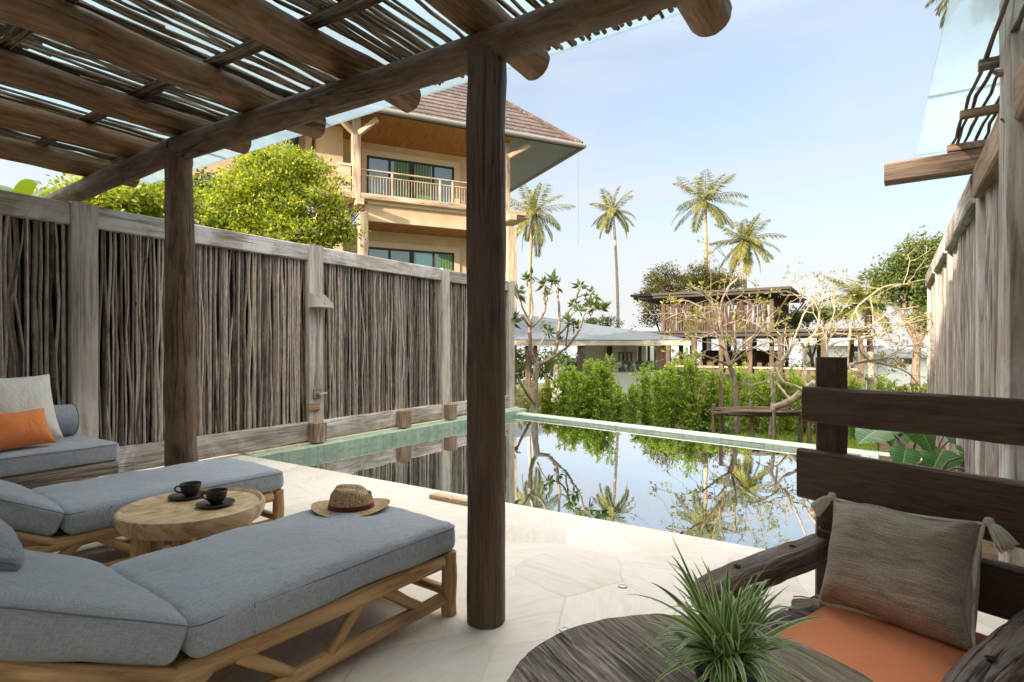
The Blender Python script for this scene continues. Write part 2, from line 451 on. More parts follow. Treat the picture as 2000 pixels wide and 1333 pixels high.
M['tile'] = mk_tile('green_stone_tile', (.30, .42, .335), (.40, .52, .42))
M['pooltile'] = mk_tile('underwater_green_tile', (.34, .54, .44), (.43, .62, .51), .2, .2, (.24, .38, .30))
M['coping'] = mk_tile('pale_green_coping', (.47, .56, .475), (.54, .62, .53), .6, .6, (.27, .31, .25), .006, .45, (.60, .58, .45), .3)
M['sandcoping'] = mk_tile('sand_coloured_coping', (.56, .50, .37), (.62, .56, .43), .45, .45, (.40, .34, .25), .003, .6, (.40, .46, .35), .5)

def mk_water():
    t = NT('pool_water'); o = t.obj()
    n1 = t.noise(t.map(o, (1, 1, 1)), 2.2, 3, .5, .4)
    nb = t.bump(n1, .02, .05)
    fr = t.n('ShaderNodeFresnel'); fr.inputs['IOR'].default_value = 2.0; t.l(nb, fr.inputs['Normal'])
    frf = t.math('MINIMUM', t.math('MULTIPLY_ADD', fr.outputs[0], 1.75, .24), .97)
    gl = t.n('ShaderNodeBsdfGlossy'); gl.inputs['Roughness'].default_value = .0; gl.inputs['Color'].default_value = (.97, .98, 1, 1); t.l(nb, gl.inputs['Normal'])
    tr = t.n('ShaderNodeBsdfTransparent'); tr.inputs[0].default_value = (.74, .93, .84, 1)
    mx = t.n('ShaderNodeMixShader'); t.l(frf, mx.inputs[0]); t.l(tr.outputs[0], mx.inputs[1]); t.l(gl.outputs[0], mx.inputs[2])
    return t.done(mx.outputs[0])
M['water'] = mk_water()
def mk_canopy(name='frosted_canopy_glass', k=.5):
    t = NT(name); o = t.obj()
    g = t.noise(o, 1.5, 4, .6)
    tl = t.n('ShaderNodeBsdfTranslucent'); t.l(t.ramp(g, [(.3, (.36, .43, .46)), (.7, (.43, .49, .52))]), tl.inputs[0])
    tp = t.n('ShaderNodeBsdfTransparent'); tp.inputs[0].default_value = (.84, .93, .95, 1)
    mx = t.n('ShaderNodeMixShader'); mx.inputs[0].default_value = k; t.l(tl.outputs[0], mx.inputs[1]); t.l(tp.outputs[0], mx.inputs[2])
    gl = t.n('ShaderNodeBsdfGlossy'); gl.inputs['Roughness'].default_value = .08
    m2 = t.n('ShaderNodeMixShader'); m2.inputs[0].default_value = .06; t.l(mx.outputs[0], m2.inputs[1]); t.l(gl.outputs[0], m2.inputs[2])
    return t.done(m2.outputs[0])
M['canopy'] = mk_canopy()
M['seal'] = plain('canopy_joint_seal', (.33, .38, .40), .6)
def mk_ground():
    t = NT('garden_ground'); o = t.obj()
    g = t.noise(o, .9, 6, .65, .3); f = t.noise(o, 26, 4, .7)
    col = t.ramp(g, [(.36, (.075, .11, .03)), (.5, (.12, .155, .045)), (.6, (.20, .175, .09)), (.7, (.30, .25, .17))])
    col = t.mix(col, t.ramp(f, [(.3, (.6, .6, .6)), (.7, (1.25, 1.25, 1.2))]), 1, 'MULTIPLY')
    return t.done(t.bsdf(col, .9, t.bump(f, .8, .03), .2))
M['ground'] = mk_ground()
M['soil'] = plain('planting_soil', (.12, .085, .05), .95, .1, .5, 14, .8)
def mk_sea():
    t = NT('sea_water'); o = t.obj()
    b = t.bump(t.noise(t.map(o, (.3, 1, 1)), .8, 4, .6), .3, .3)
    return t.done(t.bsdf((.34, .40, .42), .5, b, .5))
M['sea'] = mk_sea()

# ------------------------------------------------------------------ sun, sky, camera
SUN_EL, SX = rad(14.5), -.24
sdir = V((SX, -math.sqrt(1 - SX * SX), 0)) * math.cos(SUN_EL) + V((0, 0, math.sin(SUN_EL)))
sl = bpy.data.lights.new('sun', 'SUN'); sl.energy = 4.6; sl.angle = rad(.5); sl.color = (1.0, .85, .66)
so = bpy.data.objects.new('sun', sl); COL.objects.link(so)
so.rotation_euler = sdir.to_track_quat('Z', 'Y').to_euler()
SUN_SIDE_BOOST = 2.9
OVERHEAD_BOOST = 6.4
W = bpy.data.worlds.new('World'); SC.world = W; W.use_nodes = True
wt = W.node_tree; wt.nodes.clear()
def wn(t, **k):
    x = wt.nodes.new(t)
    for a, b in k.items(): setattr(x, a, b)
    return x
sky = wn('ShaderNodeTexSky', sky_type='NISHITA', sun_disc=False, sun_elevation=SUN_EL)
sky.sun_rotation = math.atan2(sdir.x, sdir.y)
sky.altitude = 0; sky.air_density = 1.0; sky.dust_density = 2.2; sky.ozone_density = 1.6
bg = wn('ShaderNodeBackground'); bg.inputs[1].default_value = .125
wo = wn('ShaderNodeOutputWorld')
tc = wn('ShaderNodeTexCoord'); mp = wn('ShaderNodeMapping'); mp.inputs['Scale'].default_value = (1.0, 1.0, 3.2); mp.inputs['Location'].default_value = (.3, .15, 0)
wt.links.new(tc.outputs['Generated'], mp.inputs['Vector'])
cn = wn('ShaderNodeTexNoise'); cn.inputs['Scale'].default_value = 2.0; cn.inputs['Detail'].default_value = 5; cn.inputs['Roughness'].default_value = .5; cn.inputs['Distortion'].default_value = .5
wt.links.new(mp.outputs[0], cn.inputs['Vector'])
cr = wn('ShaderNodeValToRGB'); cr.color_ramp.elements[0].position = .30; cr.color_ramp.elements[0].color = (.14, .14, .14, 1); cr.color_ramp.elements[1].position = .70; cr.color_ramp.elements[1].color = (.95, .95, .95, 1)
wt.links.new(cn.outputs['Fac'], cr.inputs[0])
# cloud brightness boosted out of view, sunward and overhead, as added fill light
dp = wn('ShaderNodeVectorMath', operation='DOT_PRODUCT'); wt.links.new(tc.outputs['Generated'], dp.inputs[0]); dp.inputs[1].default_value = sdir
mr = wn('ShaderNodeMapRange'); mr.inputs['From Min'].default_value = -.35; mr.inputs['From Max'].default_value = .8; mr.inputs['To Min'].default_value = 1.0; mr.inputs['To Max'].default_value = SUN_SIDE_BOOST; wt.links.new(dp.outputs['Value'], mr.inputs['Value'])
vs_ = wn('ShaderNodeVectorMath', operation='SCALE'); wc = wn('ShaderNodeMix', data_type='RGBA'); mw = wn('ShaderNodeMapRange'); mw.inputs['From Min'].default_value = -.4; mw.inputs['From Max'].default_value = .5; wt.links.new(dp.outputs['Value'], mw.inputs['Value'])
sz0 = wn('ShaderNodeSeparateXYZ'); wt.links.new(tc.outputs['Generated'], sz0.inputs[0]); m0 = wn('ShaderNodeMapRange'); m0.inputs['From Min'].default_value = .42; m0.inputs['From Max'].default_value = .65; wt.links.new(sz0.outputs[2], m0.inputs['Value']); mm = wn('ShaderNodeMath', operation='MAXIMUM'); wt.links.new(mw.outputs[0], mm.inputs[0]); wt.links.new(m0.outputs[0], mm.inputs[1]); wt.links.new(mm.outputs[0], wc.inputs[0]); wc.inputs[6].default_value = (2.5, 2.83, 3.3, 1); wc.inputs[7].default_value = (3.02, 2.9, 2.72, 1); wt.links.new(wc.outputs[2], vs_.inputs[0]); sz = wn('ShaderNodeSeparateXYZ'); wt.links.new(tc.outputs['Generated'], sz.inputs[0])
mz = wn('ShaderNodeMapRange', interpolation_type='SMOOTHSTEP'); mz.inputs['From Min'].default_value = .45; mz.inputs['From Max'].default_value = .8; mz.inputs['To Min'].default_value = 0; mz.inputs['To Max'].default_value = OVERHEAD_BOOST; wt.links.new(sz.outputs[2], mz.inputs['Value'])
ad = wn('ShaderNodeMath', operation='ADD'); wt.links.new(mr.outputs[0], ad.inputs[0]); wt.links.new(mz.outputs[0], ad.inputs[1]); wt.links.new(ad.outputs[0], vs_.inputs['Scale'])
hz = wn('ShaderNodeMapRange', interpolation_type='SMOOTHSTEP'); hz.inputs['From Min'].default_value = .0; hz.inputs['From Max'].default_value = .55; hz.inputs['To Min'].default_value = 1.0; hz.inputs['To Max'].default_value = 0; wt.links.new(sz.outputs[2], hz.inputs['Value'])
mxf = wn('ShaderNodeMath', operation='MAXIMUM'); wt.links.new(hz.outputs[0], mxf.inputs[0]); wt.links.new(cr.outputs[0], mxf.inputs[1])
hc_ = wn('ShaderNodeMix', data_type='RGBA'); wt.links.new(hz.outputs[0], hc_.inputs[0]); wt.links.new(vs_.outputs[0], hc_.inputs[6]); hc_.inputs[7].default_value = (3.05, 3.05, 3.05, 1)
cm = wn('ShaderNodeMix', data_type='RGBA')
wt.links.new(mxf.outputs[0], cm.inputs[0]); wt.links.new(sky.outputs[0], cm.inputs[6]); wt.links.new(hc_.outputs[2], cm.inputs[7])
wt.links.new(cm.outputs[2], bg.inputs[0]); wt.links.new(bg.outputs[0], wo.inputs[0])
SC.view_settings.view_transform = 'Standard'; SC.view_settings.look = 'None'; SC.view_settings.gamma = 1; SC.view_settings.use_curve_mapping = False
SC.view_settings.exposure = 1.27
cam = bpy.data.cameras.new('camera'); co = bpy.data.objects.new('camera', cam); COL.objects.link(co)
co.location = (0, 0, CAM_H); co.rotation_euler = (rad(90), 0, YAW)
cam.sensor_width = 36; cam.lens = 36 * FOC / 2000; cam.shift_y = (HOR - 666.5) / 2000; cam.clip_start = .02; cam.clip_end = 6000
SC.camera = co
SC.cycles.use_denoising = True
SC.cycles.max_bounces = 12; SC.cycles.diffuse_bounces = 6; SC.cycles.transparent_max_bounces = 16; SC.cycles.caustics_reflective = False; SC.cycles.caustics_refractive = False
SC.cycles.sample_clamp_indirect = 8

# ------------------------------------------------------------------ ground, sea
def terrain_z(x, y):
    d = -math.sin(YAW) * x + math.cos(YAW) * y
    k = [(-60, -.55), (12.5, -.55), (17, -.75), (24, -1.15), (40, -2.0), (75, -3.6), (110, -6), (400, -9)]
    for (a, za), (b, zb) in zip(k, k[1:]):
        if d <= b: return za + (zb - za) * max(0, (d - a)) / (b - a)
    return -9
xs = sorted(set([-220, -160, -120, -90] + list(range(-70, 71, 4)) + [90, 130, 200] + [-6.35, -6.3, .86, .92]))
ys = sorted(set([-60, -30, -10, -2.6, -2.5, 9.7, 9.8, 2, 6] + list(range(10, 61, 3)) + [70, 80, 95, 120, 160]))
mb = MB(); vs = []; fs = []
for y in ys:
    for x in xs:
        inside = -6.32 < x < .88 and -2.55 < y < 9.75
        z = -1.75 if inside else terrain_z(x, y) + (.12 * noise.noise(V((x * .3, y * .3, 0))) if y > 10 else 0)
        vs.append(V((x, y, z)))
nx = len(xs)
for j in range(len(ys) - 1):
    for i in range(nx - 1): fs.append((j * nx + i, j * nx + i + 1, (j + 1) * nx + i + 1, (j + 1) * nx + i))
mb.add(vs, fs); struct('garden_ground', mb, M['ground'], angle=180)
mb = MB(); mb.quad((-3000, 60, -4), (3000, 60, -4), (3000, 5000, -4), (-3000, 5000, -4)); struct('sea', mb, M['sea'])

# ------------------------------------------------------------------ deck and pool
PX0, PX1 = -5.86, -.12            # pool left, right edge
PY0 = 3.75
def far_y(x): return 9.22 - .199 * (x + 5.9)
WZ = -.115
mb = MB()
mb.plank((-3.0, -2.4, -.15), (-3.0, PY0, -.15), 7.6, .3, ch=.012, seg=1)
struct('deck', mb, M['deck'])
# strip of planting earth beside the pool on the right
mb = MB(); mb.plank((.46, PY0 + .003, -.17), (.46, 9.3, -.17), .8, .2, seg=30, rough=.03); struct('planting_bed', mb, M['soil'])
mb = MB()
zb = -1.25
def wall(a, b, zt, z0=zb):
    a, b = V(a), V(b); L = (b - a).length
    mb.quad(V((a.x, a.y, z0)), V((b.x, b.y, z0)), V((b.x, b.y, zt)), V((a.x, a.y, zt)), uv=[(0, 0), (L, 0), (L, zt - z0), (0, zt - z0)])
c0, c1, c2, c3 = (PX0, PY0, 0), (PX1, PY0, 0), (PX1, far_y(PX1), 0), (PX0, far_y(PX0), 0)
wall(c1, c0, -.012); wall(c2, c1, -.16); wall(c3, c2, -.16); wall(c0, c3, -.18)
mb.quad((PX0, PY0, zb), (PX1, PY0, zb), (PX1, far_y(PX1), zb), (PX0, far_y(PX0), zb))
# a seat step along the left and far sides, seen through the water
mb.box((PX0 + .225, 6.3, -.86), (.45, 4.9, .78)); mb.box((-3.0, 7.93, -.93), (5.0, .42, .64), R=Matrix.Rotation(math.atan(-.199), 3, 'Z'))
struct('pool_basin', mb, M['pooltile'], smooth=False)
mb = MB(); mb.quad((PX0, PY0, WZ), (PX1, PY0, WZ), (PX1, far_y(PX1), WZ), (PX0, far_y(PX0), WZ)); struct('pool_water', mb, M['water'])
# left coping: sand coloured kerb against the fence, green tile edge by the water
mb = MB(); mb.plank((-6.09, PY0 + .003, -.045), (-6.09, 9.6, -.045), .14, .14, ch=.004); struct('pool_kerb_sand', mb, M['sandcoping'])
mb = MB()
Lc = far_y(PX0) - PY0
mb.box(((PX0 - 6.018) / 2 + .003, PY0 + .003 + Lc / 2 + .2, -.10), (6.018 + PX0 + .006, Lc + .4, .21), ch=.006)
struct('pool_kerb', mb, M['tile'])
mb = MB()
ang = math.atan(-.199); R3 = Matrix.Rotation(ang, 3, 'Z')
nrm = R3 @ V((0, 1, 0))
a = V((PX0 - .12, far_y(PX0 - .12), -.115)) + nrm * .145; b = V((.86, far_y(.86), -.115)) + nrm * .145
mb.plank(a, b, .29, .12, ch=.016, seg=1)
mb.plank(a + V((0, 0, -.32)), b + V((0, 0, -.32)), .24, .40, ch=.004)
struct('pool_coping', mb, M['coping'])
mb = MB(); mb.plank((PX1 + .087, PY0 + .003, -.10), (PX1 + .087, far_y(PX1) + .02, -.10), .18, .14, ch=.01); struct('pool_coping_side', mb, M['coping'])
mb = MB(); mb.plank(P(842, 973, .0) + V((0, .02, .019)), P(842, 973, 0) + V((.62, .02, .019)), .09, .034, ch=.004, seg=3, rough=.001)
tag(mb.build('timber_board', M['trunkwood']), 'short pale timber board lying on the paving near the pool edge', 'board')
for px, py, lb in ((1216, 1146, 'small round floor light flush in the paving, nearer the pool'), (1103, 1231, 'small round floor light flush in the paving, nearer the rough round table')):
    p = P(px, py, 0)
    f = thing('floor_light', lb, 'floor light', p, group='round lights set in the paving')
    m1 = MB(); m1.lathe([(.0, .003), (.012, .003), (.013, .004)], p, 20); lens = m1.build('lens', plain('light_lens', (.75, .75, .72), .3), f)
    m2 = MB(); m2.lathe([(.013, .001), (.014, .005), (.024, .005), (.026, .001)], p, 24); m2.build('rim', M['chrome'], f)

# unseen box added far behind the terrace to keep the low sun off it
M['render'] = plain('cream_box_render', (.74, .69, .60), .8, .2, .06, 3)
mb = MB(); mb.box((-8, -34, 5.7), (60, 6, 13.5), ch=.01); struct('rear_sun_blocker', mb, M['render'])
# unseen plain wall behind the terrace, added to cut and bounce fill light
mb = MB(); mb.box((-2.7, -2.62, 1.6), (7.4, .2, 3.2), ch=.01); struct('unseen_terrace_wall', mb, M['render'])
mb = MB(); mb.box((5.5, 1.0, 1.5), (6, 16, 5.2), ch=.01); struct('side_fill_blocker', mb, plain('brown_box_render', (.50, .44, .37), .8, .2, .06, 3))  # unseen box added on the right to cut sideways fill light

# ------------------------------------------------------------------ stick fence on the left
FX = -6.15
def stick_bay(mb, x, y0, y1, z0, z1, sp, r, nx=(1, 0), wav=.02, layers=2, seg=9, lean=.02, rv=.35):
    """upright branches standing side by side between two points of a fence line"""
    for ly in range(layers):
        s = y0 + sp * (.3 + .5 * ly)
        while s < y1 - sp * .3:
            rr = r * ru(1 - rv, 1 + rv)
            off = -ly * r * 1.7 + ru(-.35, .6) * r
            ph = ru(0, 99); am = wav * ru(.3, 1.5) * (1.9 if rnd() < .12 else 1); ln = ru(-lean, lean)
            pts = []; rs = []
            kk = ru(.8, 1.6)
            for i in range(seg + 1):
                f = i / seg; z = z0 + (z1 - z0) * f
                dy = am * noise.noise(V((ph, f * 2.6 * kk, 0))) * 1.6 + am * .35 * noise.noise(V((ph, f * 9, 4))) + ln * (f - .5)
                dx = am * .5 * noise.noise(V((ph + 40, f * 3, 0)))
                sy = min(max(s + dy, y0 + rr * .5), y1 - rr * .5)
                pts.append(V((x + off + dx, sy, z)))
                rs.append(rr * (1.12 - .28 * f + .22 * noise.noise(V((ph, f * 8, 9)))))
            mb.tube(pts, rs, 8, caps=False, rot=rnd(), jit=.09)
            s += sp * ru(.72, 1.3) * (1 + .5 * ly)
fence = thing('stick_fence', 'tall grey fence of upright sticks framed by timber posts along the left of the pool', 'fence', (FX, 4.5, 0))
posts = [(.0, .2), (2.2, .21), (4.74, .22), (7.37, .2), (9.42, .2)]
for y, w in posts:
    mb = MB(); mb.plank((FX + .015, y, .0), (FX + .015, y, 2.565), w, .13, up=(1, 0, 0), seg=12, rough=.0035, ch=.008); mb.build('post', M['grey'], fence)
ends = [-2.2] + [p[0] for p in posts]
for i in range(5):
    y0 = ends[i] + .1; y1 = ends[i + 1] - .1
    mb = MB(); mb.plank((FX, y0 + .004, 2.455), (FX, y1 - .004, 2.455), .11, .20, seg=8, rough=.004, ch=.01); mb.build('top_rail', M['rail'], fence)
    mb = MB(); mb.plank((FX + .01, y0 + .004, .155), (FX + .01, y1 - .004, .155), .12, .25, seg=10, rough=.008, ch=.014); mb.build('bottom_rail', M['rail'], fence)
    mb = MB(); stick_bay(mb, FX - .005, y0 + .01, y1 - .01, .22, 2.40,  .031 if i > 1 else .040, .0120 if i > 1 else .0164, layers=2, wav=.021)
    mb.build('stick_panel', M['stick'], fence)
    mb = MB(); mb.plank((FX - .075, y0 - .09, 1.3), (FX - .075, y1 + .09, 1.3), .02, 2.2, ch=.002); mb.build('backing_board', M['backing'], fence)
for y in (4.70, 6.28, 7.40):
    mb = MB(); mb.plank((FX + .15, y, .028), (FX + .15, y, .27), .19, .14, up=(1, 0, 0), seg=3, rough=.003, ch=.01); mb.build('foot_block', M['beamend'], fence)

# outdoor shower on the fence post
y = 4.74; fx = FX + .085
sh = thing('outdoor_shower', 'timber outdoor shower with a wedge hood, thin pipe and valve on the fence post', 'shower', (fx, y, 0))
mb = MB()
prof = [(-.23, 1.66), (-.23, 1.78), (-.04, 1.93), (.0, 1.86), (.04, 1.93), (.23, 1.78), (.23, 1.66)]
def wedge(y0, y1, zl, zh):
    x0, x1 = fx + .002, fx + .15
    vs = [V((x0, y0, 1.775)), V((x1, y0, 1.775)), V((x1, y1, 1.775)), V((x0, y1, 1.775)), V((x0, y0, zl)), V((x1, y0, zl - .04)), V((x1, y1, zh - .04)), V((x0, y1, zh))]
    mb.add(vs, [(0, 3, 2, 1), (0, 1, 5, 4), (1, 2, 6, 5), (2, 3, 7, 6), (3, 0, 4, 7), (4, 5, 6, 7)], None)
wedge(y - .14, y - .012, 1.94, 1.85); wedge(y + .012, y + .14, 1.95, 1.84)
mb.box((fx + .078, y, 1.765), (.15, .29, .03))
mb.build('hood', M['grey'], sh, smooth=False)
mb = MB(); mb.tube([(fx + .02, y, 1.76), (fx + .02, y, .62)], .0075, 8); mb.build('pipe', M['chrome'], sh)
mb = MB(); mb.tube([(fx + .0, y, .64), (fx + .075, y, .64)], .022, 12); mb.tube([(fx + .05, y, .64), (fx + .05, y + .12, .64)], .009, 8); mb.build('valve', M['chrome'], sh)
mb = MB(); mb.box((fx + .012, y - .06, .47), (.02, .17, .10), ch=.003); mb.build('soap_shelf', M['beamend'], sh)
mb = MB(); mb.box((fx + .008, y, .64), (.012, .12, .12), ch=.003); mb.build('valve_plate', M['beamend'], sh)

# ------------------------------------------------------------------ wall of grey branches on the right
rw = thing('branch_wall', 'high wall of silvery upright branches with a stepped top rail on the right', 'wall', (.7, 6, 0))
WD = V((math.sin(rad(1.42)), math.cos(rad(1.42)), 0))
def WP(s, z, off=0): return V((.506, 0, z)) + WD * s + V((1, 0, 0)) * off
wposts = [1.0, 3.72, 5.42, 8.2, 10.4, 12.9]
for i, s in enumerate(wposts):
    big = i == 1
    mb = MB(); mb.plank(WP(s, -.4, .06 if not big else .03), WP(s, 4.2 if big else 2.555, .06 if not big else .03), .22 if big else .13, .16 if big else .10, up=(-1, 0, 0), seg=14, rough=.004, ch=.01)
    mb.build('post', M['rail'] if big else M['grey'], rw)
for i in range(5):
    s0, s1 = wposts[i] + .09, wposts[i + 1] - .07
    mb = MB(); mb.plank(WP(s0, 2.455, .03), WP(s1, 2.455, .03), .10, .22, seg=8, rough=.005, ch=.012); mb.build('top_rail', M['beamend'] if i < 2 else M['rail'], rw)
    mb = MB()
    n0 = len(mb.v); stick_bay(mb, 0, s0, s1, -.35, 2.42, .062, .031, layers=2, wav=.022, rv=.5, seg=12)
    mb.v = [WP(p.y, p.z, .085 - p.x) for p in mb.v]
    mb.build('branch_panel', M['rplank'], rw)
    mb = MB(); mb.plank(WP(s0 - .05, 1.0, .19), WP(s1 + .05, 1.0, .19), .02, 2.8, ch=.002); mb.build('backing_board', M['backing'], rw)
for z, s, l in ((2.36, 3.66, .03), (2.62, 3.70, .05), (3.15, 3.72, .04)):
    mb = MB(); mb.tube([WP(s, z, -.03), WP(s + .02, z + .01, -.03 - l * .6), WP(s + .03, z + .03, -.03 - l)], [.022, .018, .013] if z > 2.4 else .006, 8); mb.build('peg', M['dark'] if z > 2.4 else M['iron'], rw)
# overhead trellis and its glass on the right
tr = thing('side_trellis', 'small overhead trellis of wavy dark sticks on battens above the right wall', 'trellis', (.6, 4.5, 2.7))
mb = MB(); mb.plank((.075, 5.44, 2.635), (.78, 5.4, 2.635), .15, .155, seg=4, rough=.003, ch=.012); mb.build('beam', M['beamend'], tr)
for Y in (5.36, 4.62, 3.86, 3.1, 2.3, 1.5):
    mb = MB(); mb.plank((.47, Y, 2.745), (1.3, Y, 2.745), .05, .05, ch=.004, seg=3, rough=.002); mb.build('batten', M['beamend'] if Y > 4 else M['bench'], tr)
for k in range(9):
    x = .50 + k * .045 if k < 5 else .74 + (k - 5) * .12
    pts = []; ph = ru(0, 50)
    for i in range(26):
        Y = 5.42 - i * .2
        pts.append(V((x + .075 * noise.noise(V((ph, Y * .8, 0))) * (1 if k else .5) + .02 * noise.noise(V((ph, Y * 3.5, 3))), Y, 2.785 + .01 * noise.noise(V((ph, Y * 2, 7))))))
    mb = MB(); mb.tube(pts, [.0105 + .004 * noise.noise(V((ph, i * .5, 2))) for i in range(26)], 8, jit=.05); mb.build('stick', M['dark'], tr)
for i, (y0, y1) in enumerate(((1.2, 4.95), (4.955, 6.4))):
    mb = MB(); mb.plank((.95, y0, 3.02), (.95, y1, 3.02), 1.25, .016, ch=.002); mb.build('glass_pane', M['canopy'], tr)
mb = MB(); mb.plank((.33, 4.9525, 3.03), (1.55, 4.9525, 3.03), .02, .012, ch=.001); mb.build('joint_seal', M['seal'], tr)
mb = MB(); mb.plank(WP(3.9, 2.66, .13), WP(5.35, 2.66, .13), .06, .09, ch=.004, seg=3, rough=.002); mb.build('side_rail', M['beamend'], tr)

# ------------------------------------------------------------------ pergola
pg = thing('pergola', 'rustic log pergola with stick roof on two round posts over the terrace', 'pergola', (-2.5, 1.0, 0))
def log(mb, pts, rs, n=20, sub=10, jit=.03, wob=.006, dome=.12, groove=0.0):
    P2 = []; R2 = []
    pts = [V(p) for p in pts]; ph = ru(0, 50)
    for i in range(len(pts) - 1):
        for k in range(sub):
            f = k / sub
            P2.append(pts[i].lerp(pts[i + 1], f)); R2.append(rs[i] + (rs[i + 1] - rs[i]) * f)
    P2.append(pts[-1]); R2.append(rs[-1])
    P2 = [p + V((noise.noise(V((ph, i * .35, 0))), noise.noise(V((ph, i * .35, 5))), noise.noise(V((ph, i * .35, 9))))) * wob for i, p in enumerate(P2)]
    mb.tube(P2, R2, n, jit=jit, dome=dome, groove=groove)
A, B, Cc, D = V((.75, 1.98, 2.56)), V((-1.45, 2.04, 2.575)), V((-4.27, 2.14, 2.70)), V((-7.4, 2.25, 2.69))
mb = MB(); log(mb, [A, B, Cc + V((.004, 0, 0))], [.076, .074, .087], n=36, jit=.04, groove=.055); mb.build('beam', M['log'], pg)
mb = MB(); log(mb, [Cc - V((.03, 0, 0)), D], [.085, .08], n=36, sub=14, jit=.04, groove=.055); mb.build('beam', M['log'], pg)
fp = P(950, 1212, 0)
mb = MB(); log(mb, [fp, V((-1.45, 2.035, 2.55))], [.088, .086], n=48, sub=22, jit=.028, wob=.010, dome=.02, groove=.06); mb.build('post', M['post'], pg)
mb = MB(); log(mb, [V((-4.26, 2.14, 0)), V((-4.30, 2.14, 2.68))], [.104, .090], n=40, sub=20, jit=.04, dome=.02, wob=.010, groove=.05); mb.build('post', M['log'], pg)
RX = [(.25, 2.5), (-.63, 2.62), (-1.51, 2.56), (-2.42, 2.575), (-3.33, 2.60), (-4.21, 2.60), (-5.07, 2.59), (-5.96, 2.56)]
for x, y in RX:
    zz = 2.74 + .12 * min(1, max(0, (-1.45 - x) / 2.85))
    r = ru(.086, .097)
    mb = MB(); log(mb, [V((x + .01, y, zz)), V((x, .8, zz + .01)), V((x - .02, -2.42, zz + .01))], [r * .97, r, r * 1.03], n=30, sub=9, jit=.05, wob=.022, dome=.25, groove=.04); mb.build('rafter', M['rafter'], pg)
mb = MB(); log(mb, [V((.75, -2.2, 2.60)), V((-3, -2.2, 2.66)), V((-6.4, -2.2, 2.66))], [.08, .08, .08]); mb.build('beam', M['log'], pg)
for x in (-6.0, -1.5, .3):
    mb = MB(); log(mb, [V((x, -2.2, 0)), V((x, -2.2, 2.6))], [.09, .085], n=20, dome=.02); mb.build('post', M['post'], pg)
def zroof(x): return 2.74 + .12 * min(1, max(0, (-1.45 - x) / 2.85)) + .098
for Y in (2.42, 1.84, 1.10, .38, -.35, -1.1, -1.85):
    mb = MB()
    for q in range(4):
        pts = [V((x, Y + (q - 1.5) * .026 + ru(-.008, .008), zroof(x) + .014 + ru(0, .01))) for x in [.5 - k * .45 for k in range(16)]]
        mb.tube(pts, .0115 * ru(.8, 1.2), 6)
    mb.build('batten', M['roofstick'], pg)
mb = MB(); x = .52
while x > -6.35:
    y1 = 2.71 + ru(-.02, .03); y0 = -2.4
    # each run is two or three overlapping sticks
    cuts = [y1, ru(.6, 1.4), ru(-1.0, -.3), y0]
    for a, b in zip(cuts, cuts[1:]):
        r = ru(.009, .0145); ph = ru(0, 99); sk = ru(-.03, .03)
        a2, b2 = a + (ru(0, .25) if a != y1 else 0), b - (ru(0, .25) if b != y0 else 0)
        n = 9; pts = []
        for i in range(n):
            f = i / (n - 1); Y = a2 + (b2 - a2) * f
            pts.append(V((x + .022 * noise.noise(V((ph, f * 2.5, 0))) + sk * (f - (0 if a == y1 else .5)), Y, zroof(x) + .042 + .014 * noise.noise(V((ph, f * 3, 5))) + (.012 if rnd() < .3 else 0))))
        mb.tube(pts, [r * (1 - .25 * i / n) for i in range(n)], 7)
    x -= ru(.019, .033) if rnd() < .80 else ru(.048, .085)
mb.build('stick_roof', M['roofstick'], pg)
gx = [.8, -.72, -2.24, -3.76, -5.28, -6.8]
for a, b in zip(gx, gx[1:]):
    mb = MB(); mb.plank((a - .004, .35, 3.07), (b + .004, .35, 3.07), 5.45, .014, ch=.002); mb.build('glass_pane', M['canopy'], pg)
for a in gx[1:-1]:
    mb = MB(); mb.plank((a, -2.35, 3.08), (a, 3.06, 3.08), .022, .012, ch=.001); mb.build('joint_seal', M['seal'], pg)
# ------------------------------------------------------------------ sun loungers
I4 = Matrix.Identity(4)
def TR(x, y, z): return Matrix.Translation(V((x, y, z)))
def RX4(a): return Matrix.Rotation(a, 4, 'X')
def ring_seam(mb, Mx, sx, sy, z, r, tr=.0027, bulge=.0):
    pts = []
    hx, hy = sx / 2 - r, sy / 2 - r
    for (cx, cy, a0) in ((hx, hy, 0), (-hx, hy, 90), (-hx, -hy, 180), (hx, -hy, 270)):
        for k in range(5):
            a = rad(a0 + k * 22.5); pts.append(Mx @ V((cx + math.cos(a) * r * .93, cy + math.sin(a) * r * .93, z)))
    full = []
    for i in range(len(pts)):
        a, b = pts[i], pts[(i + 1) % len(pts)]
        n = max(1, int((b - a).length / .12))
        full += [a.lerp(b, k / n) + V((0, 0, .0016 * noise.noise(a * 3 + b * k))) for k in range(n)]
    full.append(full[0])
    mb.tube(full, tr, 6, caps=False)
def jlog(mb, a, b, r0, r1=None, n=14, sub=7, jit=.05, wob=.006, dome=.35):
    log(mb, [a, b], [r0, r1 or r0], n=n, sub=sub, jit=jit, wob=wob, dome=dome)
